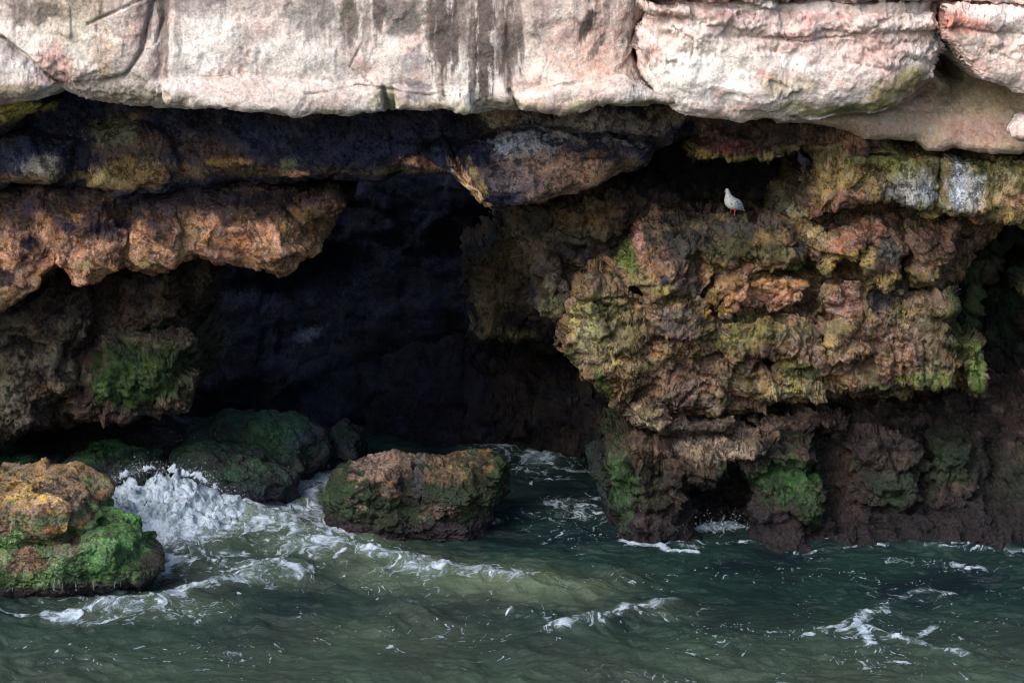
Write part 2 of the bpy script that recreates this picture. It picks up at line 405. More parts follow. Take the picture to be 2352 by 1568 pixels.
# --- displacement recipes
def craggy(amp=1.0, s=1.0, seed=0, strata=.5, pits=.5, jt=0.0):
    def f(x, y, z):
        wxx = .12 * s * fbm(x / (.3 * s), y / (.3 * s), z / (.3 * s), 3, seed)
        a, b, c = x + wxx, y + wxx, z - wxx
        rz = .15 + .95 * sst(-.16, .14, fbm(x / .55, y / .55, z / .4, 3, seed + 33, .6))
        d = .105 * cell('chip', a, b, c, .50 * s, seed) + .050 * cell('chip', a + .3 * c, b, c, .23 * s, seed + 9)
        d += rz * .030 * (.45 - cell('f1', a, b, c * 1.25, .22 * s, seed + 1))
        d += rz * (.014 * (.45 - cell('f1', a, b, c, .11 * s, seed + 2)) + .013 * cell('chip', a, b, c, .09 * s, seed + 3))
        d += .04 * fbm(x / .5, y / .5, z / .5, 5, seed + 7, .5) + rz * (.005 * cell('chip', a, b, c, .045 * s, seed + 6) - .012 * np.abs(fbm(a / .12, b / .12, c / .09, 3, seed + 13, .6)))
        d -= .035 * sst(.09, .0, cell('edge', a, b, c, .50 * s, seed)) * sst(-.1, .1, fbm(x / .4, y / .4, z / .4, 2, seed + 34))
        if jt: d += jt * (.065 * joint(x, y, z, .26 * s, .6 * s, seed + 21) + .018 * joint(x, y, z, .11 * s, .25 * s, seed + 25, .02))
        if strata: d += strata * .05 * fbm(x / .6, y / .6, (z + wxx) / .11, 4, seed + 9, .6)
        if pits:
            p = cell('f1', a, b, c, .055 * s, seed + 5); d -= pits * .03 * sst(.42, .12, p) * sst(-.1, .25, fbm(x / .3, y / .3, z / .3, 2, seed + 8))
        d -= .03 * sst(.10, .0, cell('edge', a, b, c, .30 * s, seed + 4)) * sst(-.05, .2, fbm(x / .4, y / .4, z / .4, 2, seed + 3))
        return d * amp
    return f
def smoothrock(amp=1.0, seed=0):
    def f(x, y, z):
        d = .06 * fbm(x / .5, y / .5, z / .35, 6, seed, .52)
        d += .018 * cell('chip', x, y, z, .3, seed + 1) + .02 * fbm(x / .12, y / .12, z / .12, 4, seed + 4, .65)
        r = sst(-.1, .3, fbm(x / .5, y / .5, z / .3, 3, seed + 6))
        d += r * (.022 * (.45 - cell('f1', x, y, z, .09, seed + 2)) + .012 * cell('chip', x, y, z, .05, seed + 3))
        return d * amp
    return f

WHITE = (198, 190, 184); PINK = (188, 150, 138); GREY = (120, 112, 108); STAIN = (82, 70, 66); GREENY = (140, 140, 108)
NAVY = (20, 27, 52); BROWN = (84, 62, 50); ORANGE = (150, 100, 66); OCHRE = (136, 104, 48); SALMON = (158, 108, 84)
MOSS = (52, 84, 32); DMOSS = (26, 52, 28); LIME = (100, 128, 40); YG = (120, 112, 48); PURPLE = (46, 30, 44); DARK = (30, 24, 26)
UMBER = (60, 46, 40); GUANO = (150, 152, 156); RUST = (120, 58, 44)

# 1. upper pale ledge, left part
def base_white(x, y, z):
    c = palette([WHITE, WHITE, (204, 194, 188), (188, 154, 144), (158, 146, 138)], x, y, z, .75, 3, 4)
    st = fbm(x / .16, 0 * x, z / 1.6, 4, 77, .6)                      # long vertical weather stains
    m = sst(.02, .22, st + .35 * fbm(x / .08, y / .08, z / .3, 4, 79, .7)) * sst(4.95, 5.7, z + .5 * fbm(x / .3, 0 * x, z / 2, 3, 80)) * .5
    c = c * (1 - m[..., None]) + lin(STAIN) * m[..., None]
    m2 = sst(.1, .35, fbm(x / .25, y / .25, z / .25, 5, 78, .7)) * .3
    c = c * (1 - m2[..., None]) + lin((150, 132, 122)) * m2[..., None]
    return c
mass('cliff_ledge', [
    dict(p=[(-420, -330), (1560, -330), (1505, 0), (1455, 100), (1485, 190), (1560, 244), (1480, 250), (1390, 243), (1290, 264),
            (1200, 258), (1100, 264), (1040, 252), (960, 248), (850, 258), (740, 264), (640, 265), (520, 252), (400, 250), (300, 246),
            (240, 236), (195, 228), (140, 205), (110, 222), (60, 232), (0, 245), (-420, 280)], y=-.85, r=.30, R=.45, t=(0, .06)),
    dict(p=[(150, -330), (345, -330), (335, 60), (320, 120), (280, 175), (230, 190), (165, 190), (130, 165), (130, 60)], y=-.95, r=.3, R=.14, k=.08),
    dict(p=[(370, 190), (520, 175), (700, 185), (880, 205), (880, 262), (700, 266), (520, 254), (380, 248)], y=-1.02, r=.14, R=.18, k=.06),
    dict(p=[(905, 200), (1080, 205), (1090, 262), (1000, 256), (905, 254)], y=-1.0, r=.10, R=.14, k=.04),
    dict(p=[(1180, 222), (1300, 186), (1440, 178), (1560, 238), (1400, 250), (1290, 266), (1190, 258)], y=-1.06, r=.13, R=.16, k=.05),
    dict(p=[(-420, 60), (0, 92), (60, 132), (120, 195), (60, 228), (-420, 260)], y=-1.0, r=.15, R=.2, k=.04),
], 2.6, warp=.03, mat=M_PALE, disp=smoothrock(1.0, 3), base=base_white, seed=3, big=(.09, 1.1), Yc=-1.0, gain=.93,
    grooves=[([(345, 0), (330, 60), (322, 120), (300, 150), (275, 178), (240, 188)], .016, .05), ([(345, 0), (368, 40), (352, 100)], .014, .05),
             ([(0, 90), (50, 128), (125, 205)], .022, .10), ([(200, 60), (260, 30), (345, -10)], .012, .04),
             ([(380, -60), (366, 60), (360, 180)], .05, .05), ([(560, 60), (600, 120), (585, 180)], .006, .03), ([(830, 100), (800, 160), (860, 200)], .007, .03), ([(1230, 60), (1260, 140), (1240, 200)], .006, .025), ([(700, 215), (840, 200), (980, 222), (1060, 210)], .012, .035), ([(880, 205), (888, 262)], .02, .08), ([(1170, 210), (1190, 250)], .02, .08),
             ([(1190, 225), (1290, 200), (1430, 180)], .018, .05)],
    patches=[(500, 120, 80, 50, 0, (214, 208, 204), .5, 2), (640, 150, 120, 40, 0, (204, 198, 192), .5, 2), (200, 110, 60, 60, 0, (216, 206, 196), .6), (900, 130, 40, 50, 0, (206, 202, 192), .5), (1260, 130, 70, 60, 0, (206, 200, 190), .6), (1090, 215, 120, 20, 0, (210, 200, 190), .6), (160, 40, 70, 60, 0, (150, 142, 110), .5), (120, 150, 40, 50, 10, (170, 110, 100), .5, 1.2), (235, 130, 18, 60, 0, (176, 140, 96), .5),
             (60, 30, 90, 22, 0, STAIN, .7), (270, 10, 60, 12, 0, (110, 98, 88), .5),
             (370, 60, 12, 110, 0, STAIN, .75, .9), (450, 10, 60, 30, 0, (120, 104, 104), .6), (355, 150, 26, 34, 0, (126, 96, 94), .6),
             (800, 40, 16, 90, 0, STAIN, .8, .8), (868, 20, 14, 60, 0, STAIN, .85, .8), (925, 40, 44, 46, 0, (86, 86, 84), .75, 1.4),
             (700, 30, 70, 34, 0, (112, 104, 98), .6), (560, 14, 90, 26, 0, (132, 118, 112), .5),
             (1020, 95, 30, 95, 6, STAIN, .95, .9), (1085, 120, 10, 90, 0, (90, 76, 72), .8), (985, 60, 10, 60, 0, (96, 84, 78), .7), (1010, 190, 10, 40, 0, (96, 80, 70), .6, .9), (1070, 50, 26, 60, 0, (104, 90, 84), .7),
             (1112, 100, 26, 130, 0, STAIN, .95, .9), (1150, 70, 14, 80, 0, (104, 88, 84), .7, .9), (1178, 90, 24, 90, 0, (88, 74, 68), .85, .9), (1165, 170, 8, 50, 0, STAIN, .6, .9),
             (945, 145, 24, 30, 0, (100, 100, 112), .5, 1.8), (960, 210, 26, 20, 0, (80, 82, 92), .7, 1.8),
             (880, 232, 30, 22, 0, (136, 140, 100), .6), (1080, 245, 160, 12, 0, (142, 140, 104), .5), (1420, 240, 120, 10, 0, (140, 140, 92), .6),
             (640, 215, 180, 30, 0, (178, 156, 148), .5), (1330, 110, 100, 60, 0, (190, 152, 140), .6), (1400, 160, 90, 30, 0, (174, 140, 122), .5),
             (1350, 60, 13, 40, -24, (70, 62, 60), .9, .5), (1372, 110, 9, 30, -30, (70, 62, 60), .8, .5), (30, 205, 60, 16, 0, (130, 120, 84), .6),
             (330, 228, 120, 14, 0, (150, 140, 116), .6), (1240, 20, 60, 40, 0, (150, 130, 124), .5)])

# 2. upper pale ledge, right block that bulges forward, with the blocks beside it
def base_pink(x, y, z):
    c = palette([(210, 200, 196), (214, 204, 200), (214, 166, 156), (198, 182, 176)], x, y, z, .6, 23, 5)
    m = sst(.12, .4, fbm(x / .2, y / .2, z / .12, 5, 24, .7)) * sst(4.9, 5.4, z) * .55
    return c * (1 - m[..., None]) + lin((186, 112, 100)) * m[..., None]
def rough_top(seed):
    s = smoothrock(.7, seed); c = craggy(.42, .35, seed + 5, .2, .9)
    def f(x, y, z):
        k = .2 + .8 * sst(.0, .35, fbm(x / .5, y / .5, z / .35, 3, seed + 60) + sst(5.0, 5.5, z) * .45 - .1)
        return s(x, y, z) + k * c(x, y, z)
    return f
mass('cliff_ledge', [
    dict(p=[(1508, -330), (1500, 12), (1458, 105), (1466, 160), (1500, 215), (1545, 252), (1620, 276), (1700, 282), (1760, 276), (1810, 283),
            (1860, 280), (1925, 275), (2000, 262), (2070, 240), (2110, 196), (2145, 165), (2172, 115), (2152, 60), (2160, -330)],
         y=-1.12, r=.5, R=.42, e=2.0, t=(0, .0)),
    dict(p=[(1470, 8), (1640, 18), (2150, 28), (2158, 66), (2040, 78), (1900, 70), (1840, 84), (1780, 96), (1700, 70), (1600, 52), (1500, 30)], y=-1.2, r=.1, R=.12, k=.08),
    dict(p=[(1440, -330), (2800, -330), (2800, -2), (2360, 0), (1900, -4), (1700, 8), (1480, 2)], y=-1.3, r=.1, R=.2),
    dict(p=[(1640, 190), (1700, 150), (1800, 165), (1850, 200), (1800, 260), (1700, 262)], y=-1.1, r=.3, R=.3, k=.2),
    dict(p=[(2158, -330), (2162, 14), (2176, 96), (2200, 122), (2216, 150), (2262, 184), (2352, 214), (2800, 280), (2800, -330)],
         y=-1.28, r=.35, R=.4),
    dict(p=[(2168, 14), (2800, 20), (2800, 90), (2350, 84), (2260, 70), (2180, 60)], y=-1.36, r=.12, R=.15, k=.08),
], 1.2, warp=.035, mat=M_PALE, disp=rough_top(31), base=base_pink, seed=31, big=(.07, .8), Yc=-1.35, gain=.9,
    carves=[dict(p=[(1480, -2), (1700, 2), (1900, 4), (2160, 2), (2800, 6), (2800, 14), (2160, 12), (1900, 10), (1700, 12), (1480, 8)], depth=.25, r=.03)],
    grooves=[([(2160, 0), (2156, 60), (2175, 110)], .02, .08), ([(1540, 60), (1600, 100), (1590, 160)], .008, .03), ([(1900, 90), (1960, 150), (2050, 170)], .009, .03), ([(1700, 90), (1850, 100), (2000, 85)], .010, .04)],
    patches=[(1600, 190, 120, 60, 0, (232, 228, 224), .85), (1850, 140, 70, 26, 0, (228, 224, 220), .8), (1700, 140, 160, 40, 0, (222, 214, 208), .6), (1470, 40, 9, 30, 10, (70, 60, 58), .9, .6), (1462, 90, 8, 28, 8, (76, 68, 64), .9, .6),  # brightest whites paint the light on the block's left side
             (1750, 40, 220, 12, 0, (150, 96, 88), .5, 2.2), (2220, 60, 50, 20, -10, (210, 130, 112), .8, 1.2), (2190, 40, 24, 26, 0, (200, 130, 114), .6),
             (2050, 130, 30, 50, 20, (180, 140, 132), .5), (1900, 110, 160, 40, 0, (204, 164, 156), .5), (1990, 180, 90, 40, 10, (206, 176, 166), .5),
             (2110, 185, 34, 26, 30, (150, 140, 84), .8, 1.0), (2060, 215, 60, 26, 14, (142, 130, 78), .85, 1.0), (1960, 262, 120, 12, 6, (116, 112, 52), .9, 1.0),
             (1820, 205, 60, 26, 0, (150, 140, 104), .5), (1840, 255, 60, 16, 0, (150, 140, 92), .7), (1780, 200, 30, 30, 0, (140, 134, 96), .4),
             (1640, 100, 110, 40, 0, (210, 190, 182), .5), (2320, 120, 90, 40, 0, (214, 178, 168), .5), (2300, 60, 70, 14, 0, (120, 108, 104), .4),
             (1800, -20, 700, 24, 0, (92, 50, 44), .8)])

# 3. recessed pale shelf under the right blocks
def base_shelf(x, y, z):
    c = palette([(168, 156, 136), (160, 148, 120), (172, 140, 126)], x, y, z, .5, 43, 4)
    m = sst(4.35, 4.0, z + .12 * fbm(x / .3, y / .3, z / .3, 4, 44)) * .65
    return c * (1 - m[..., None]) + lin((150, 110, 104)) * m[..., None]
mass('cliff_shelf', [
    dict(p=[(1760, 150), (2190, 90), (2800, 100), (2800, 390), (2352, 346), (2270, 350), (2200, 342), (2130, 350), (2100, 332), (2040, 318),
            (1990, 322), (1960, 308), (1900, 296), (1840, 290), (1790, 286)], y=-.35, r=.22, R=.35, t=(-.02, .55)),
], 2.0, warp=.03, mat=M_PALE, disp=smoothrock(.8, 41), base=base_shelf, seed=41, big=(.06, .8), Yc=-.35,
    carves=[dict(p=[(2160, 120), (2195, 112), (2225, 150), (2225, 190), (2190, 200), (2150, 170)], depth=.8, r=.12)],
    grooves=[([(1880, 275), (2000, 260), (2100, 235), (2150, 200)], .03, .1), ([(2060, 250), (2200, 262), (2352, 250)], .015, .04)],
    patches=[(2250, 200, 90, 40, 0, (110, 100, 66), .4), (2280, 300, 120, 24, 0, (158, 116, 110), .5), (2000, 300, 120, 16, 0, (168, 130, 120), .6),
             (2190, 215, 60, 20, 20, (90, 88, 60), .5)])

# 4. dark band under the ledge: the lip of the cave roof
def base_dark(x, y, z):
    c = palette([NAVY, NAVY, (22, 28, 50), (28, 28, 38), (54, 42, 36)], x, y, z, .5, 53, 5)  # navies carry the shade under the ledge, painted as rock colour
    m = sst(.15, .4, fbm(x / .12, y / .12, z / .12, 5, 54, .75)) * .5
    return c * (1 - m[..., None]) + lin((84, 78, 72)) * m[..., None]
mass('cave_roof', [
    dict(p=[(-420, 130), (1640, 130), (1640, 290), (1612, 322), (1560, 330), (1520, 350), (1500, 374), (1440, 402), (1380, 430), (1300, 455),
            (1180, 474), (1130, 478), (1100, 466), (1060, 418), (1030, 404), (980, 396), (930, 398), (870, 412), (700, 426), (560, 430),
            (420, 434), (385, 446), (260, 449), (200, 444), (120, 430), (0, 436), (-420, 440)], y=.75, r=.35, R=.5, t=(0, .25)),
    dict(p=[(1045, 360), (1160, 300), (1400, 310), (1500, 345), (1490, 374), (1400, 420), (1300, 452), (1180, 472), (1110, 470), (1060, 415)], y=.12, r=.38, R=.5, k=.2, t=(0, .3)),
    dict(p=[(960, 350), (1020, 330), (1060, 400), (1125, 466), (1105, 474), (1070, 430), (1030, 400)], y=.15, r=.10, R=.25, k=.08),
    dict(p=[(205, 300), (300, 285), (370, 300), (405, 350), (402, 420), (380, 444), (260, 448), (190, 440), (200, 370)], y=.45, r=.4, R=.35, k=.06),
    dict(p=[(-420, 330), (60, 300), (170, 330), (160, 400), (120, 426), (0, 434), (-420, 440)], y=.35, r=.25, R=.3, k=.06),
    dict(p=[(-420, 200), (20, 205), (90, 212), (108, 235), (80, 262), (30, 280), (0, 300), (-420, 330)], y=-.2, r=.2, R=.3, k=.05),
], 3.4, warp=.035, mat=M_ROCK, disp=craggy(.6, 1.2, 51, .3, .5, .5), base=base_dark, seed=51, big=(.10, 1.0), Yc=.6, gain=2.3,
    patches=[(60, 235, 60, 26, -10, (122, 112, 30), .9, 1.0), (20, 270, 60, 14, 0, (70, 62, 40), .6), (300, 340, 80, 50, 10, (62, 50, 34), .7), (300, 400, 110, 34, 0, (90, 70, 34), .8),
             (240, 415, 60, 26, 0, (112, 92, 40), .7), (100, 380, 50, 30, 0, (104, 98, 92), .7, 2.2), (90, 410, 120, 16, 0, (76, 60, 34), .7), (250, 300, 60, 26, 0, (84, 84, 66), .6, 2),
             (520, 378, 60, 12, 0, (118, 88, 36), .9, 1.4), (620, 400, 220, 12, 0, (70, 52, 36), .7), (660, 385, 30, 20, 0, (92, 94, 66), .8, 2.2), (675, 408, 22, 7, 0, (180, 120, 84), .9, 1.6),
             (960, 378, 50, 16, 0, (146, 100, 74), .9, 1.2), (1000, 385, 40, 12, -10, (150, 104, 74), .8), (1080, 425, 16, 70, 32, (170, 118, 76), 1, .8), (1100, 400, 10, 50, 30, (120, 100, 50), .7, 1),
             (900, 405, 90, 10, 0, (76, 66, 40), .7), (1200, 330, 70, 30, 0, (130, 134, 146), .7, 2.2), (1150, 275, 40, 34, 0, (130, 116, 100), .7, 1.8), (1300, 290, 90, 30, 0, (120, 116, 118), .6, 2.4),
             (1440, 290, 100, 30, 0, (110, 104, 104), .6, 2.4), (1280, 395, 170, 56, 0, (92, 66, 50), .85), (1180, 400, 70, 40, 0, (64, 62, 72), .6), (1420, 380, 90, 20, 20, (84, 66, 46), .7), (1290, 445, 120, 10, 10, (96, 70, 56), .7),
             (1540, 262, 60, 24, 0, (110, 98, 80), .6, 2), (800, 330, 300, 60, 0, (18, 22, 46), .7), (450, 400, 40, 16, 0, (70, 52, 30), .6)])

# 5. red-brown hanging lip beside the pigeon recess
def base_red(x, y, z):
    return palette([(66, 46, 48), (56, 48, 44), (92, 66, 62), (48, 42, 40), (80, 70, 56)], x, y, z, .22, 63, 5)
mass('cliff_lip', [
    dict(p=[(1530, 225), (1700, 240), (1800, 255), (1900, 270), (2030, 300), (2040, 350), (1980, 356), (1960, 352), (1890, 360), (1850, 352), (1830, 360), (1760, 364),
            (1700, 369), (1660, 363), (1630, 370), (1600, 377), (1583, 366), (1602, 345), (1618, 320), (1596, 285)], y=0.0, r=.25, R=.3, t=(-.1, .25)),
], 3.0, warp=.03, disp=craggy(.8, .6, 61, .3, .9), base=base_red, seed=61, big=(.06, .5), Yc=.1,
    carves=[dict(p=[(1650, 285), (1750, 290), (1780, 320), (1700, 330), (1650, 310)], depth=.25, r=.15)],
    patches=[(1700, 366, 140, 9, 0, (150, 128, 60), .9, 1.6), (1610, 360, 36, 14, 0, (146, 118, 60), .8), (1680, 340, 50, 14, 0, (142, 62, 58), .6, 2),
             (1850, 345, 60, 18, 0, (110, 100, 56), .7), (1640, 300, 30, 40, 0, (100, 70, 72), .6), (1940, 320, 50, 20, 0, (120, 84, 40), .7, 2)])

# 6. mottled yellow, green and white overhang on the right
def base_mottle(x, y, z):
    return palette([YG, (112, 96, 56), ORANGE, (88, 92, 48), (96, 74, 56), (126, 120, 88)], x, y, z, .28, 73, 6)
mass('cliff_overhang', [
    dict(p=[(1880, 330), (1990, 318), (2100, 345), (2200, 352), (2352, 358), (2800, 380), (2800, 600), (2352, 530), (2330, 522), (2290, 506), (2230, 502), (2150, 494),
            (2080, 470), (2010, 466), (1960, 482), (1900, 486), (1860, 520), (1866, 450), (1884, 400)], y=-.1, r=.22, R=.3, t=(-.03, -.1)),
    dict(p=[(2040, 360), (2140, 352), (2160, 420), (2140, 486), (2080, 470), (2030, 420)], y=-.2, r=.15, R=.15, k=.05),
    dict(p=[(2165, 360), (2260, 365), (2290, 430), (2270, 500), (2170, 492), (2150, 430)], y=-.24, r=.15, R=.15, k=.05),
    dict(p=[(1790, 520), (1815, 440), (1830, 390), (1850, 382), (1900, 384), (1890, 520)], y=.35, r=.15, R=.4, t=(-.4, -.1)),
    dict(p=[(2290, 365), (2800, 380), (2800, 590), (2400, 540), (2320, 515), (2300, 440)], y=-.26, r=.2, R=.2, k=.05),
], 2.6, warp=.035, disp=craggy(.8, .75, 71, .4, 1.1, .5), base=base_mottle, seed=71, big=(.07, .5), Yc=-.1,
    carves=[dict(p=[(1960, 346), (2100, 356), (2352, 366), (2352, 376), (2100, 368), (1960, 358)], depth=.25, r=.05)],
    grooves=[([(2150, 380), (2162, 430), (2150, 490)], .02, .1)],
    patches=[(2095, 425, 50, 52, 0, GUANO, .8, 1.5), (2215, 430, 44, 54, 0, GUANO, .85, 1.4), (2198, 420, 12, 60, 0, (168, 176, 190), .8, 1.2), (2060, 390, 50, 20, 0, (104, 110, 60), .6),
             (2040, 370, 110, 16, 0, (86, 92, 40), .7), (1920, 425, 50, 50, 0, (134, 112, 56), .7), (1960, 465, 60, 30, 0, SALMON, .8), (1900, 495, 50, 12, 0, (140, 76, 56), .8),
             (2130, 488, 120, 9, 0, (76, 84, 34), .7), (2150, 395, 18, 14, 0, (74, 100, 40), .7), (2300, 440, 40, 70, 0, (126, 110, 72), .7), (2330, 500, 60, 16, 0, (150, 132, 74), .7),
             (1845, 450, 30, 60, 20, (66, 72, 60), .8), (1810, 500, 24, 22, 0, (110, 112, 90), .7), (1860, 400, 20, 16, 0, (40, 44, 60), .6), (2340, 385, 80, 12, 0, (80, 76, 34), .7),
             (1930, 350, 60, 16, 0, (96, 76, 44), .8), (2180, 352, 180, 8, 0, (60, 62, 30), .7), (2250, 385, 24, 16, 0, (60, 84, 30), .7), (2340, 455, 30, 20, 0, (160, 120, 90), .7)])

# 7. the buttress on the right with its ledge for the pigeons
def base_butt(x, y, z):
    c = palette([(116, 84, 60), (96, 72, 56), (118, 98, 54), (96, 68, 60), (70, 52, 44), (104, 96, 52)], x, y, z, .34, 83, 5)
    m = sst(.08, .35, fbm(x / .10, y / .10, z / .08, 5, 84, .75)) * .45
    c = c * (1 - m[..., None]) + lin((138, 118, 96)) * m[..., None]
    m = sst(.1, .35, fbm(x / .35, y / .35, z / .3, 5, 85, .65)) * .55
    return c * (1 - m[..., None]) + lin((78, 88, 36)) * m[..., None]
B_OUT = [(1462, 520), (1520, 508), (1600, 512), (1680, 506), (1760, 516), (1800, 500), (1850, 480), (1900, 460), (2310, 480), (2310, 520), (2240, 600), (2205, 650), (2198, 700),
         (2215, 750), (2238, 790), (2245, 850), (2240, 905), (2150, 898), (2060, 908), (1990, 916), (1900, 922), (1850, 928), (1760, 934), (1700, 948), (1620, 960),
         (1560, 990), (1500, 1000), (1460, 985), (1455, 945), (1400, 928), (1372, 880), (1332, 852), (1298, 822), (1296, 770), (1310, 730), (1300, 700), (1330, 662), (1400, 645), (1405, 610), (1440, 570)]
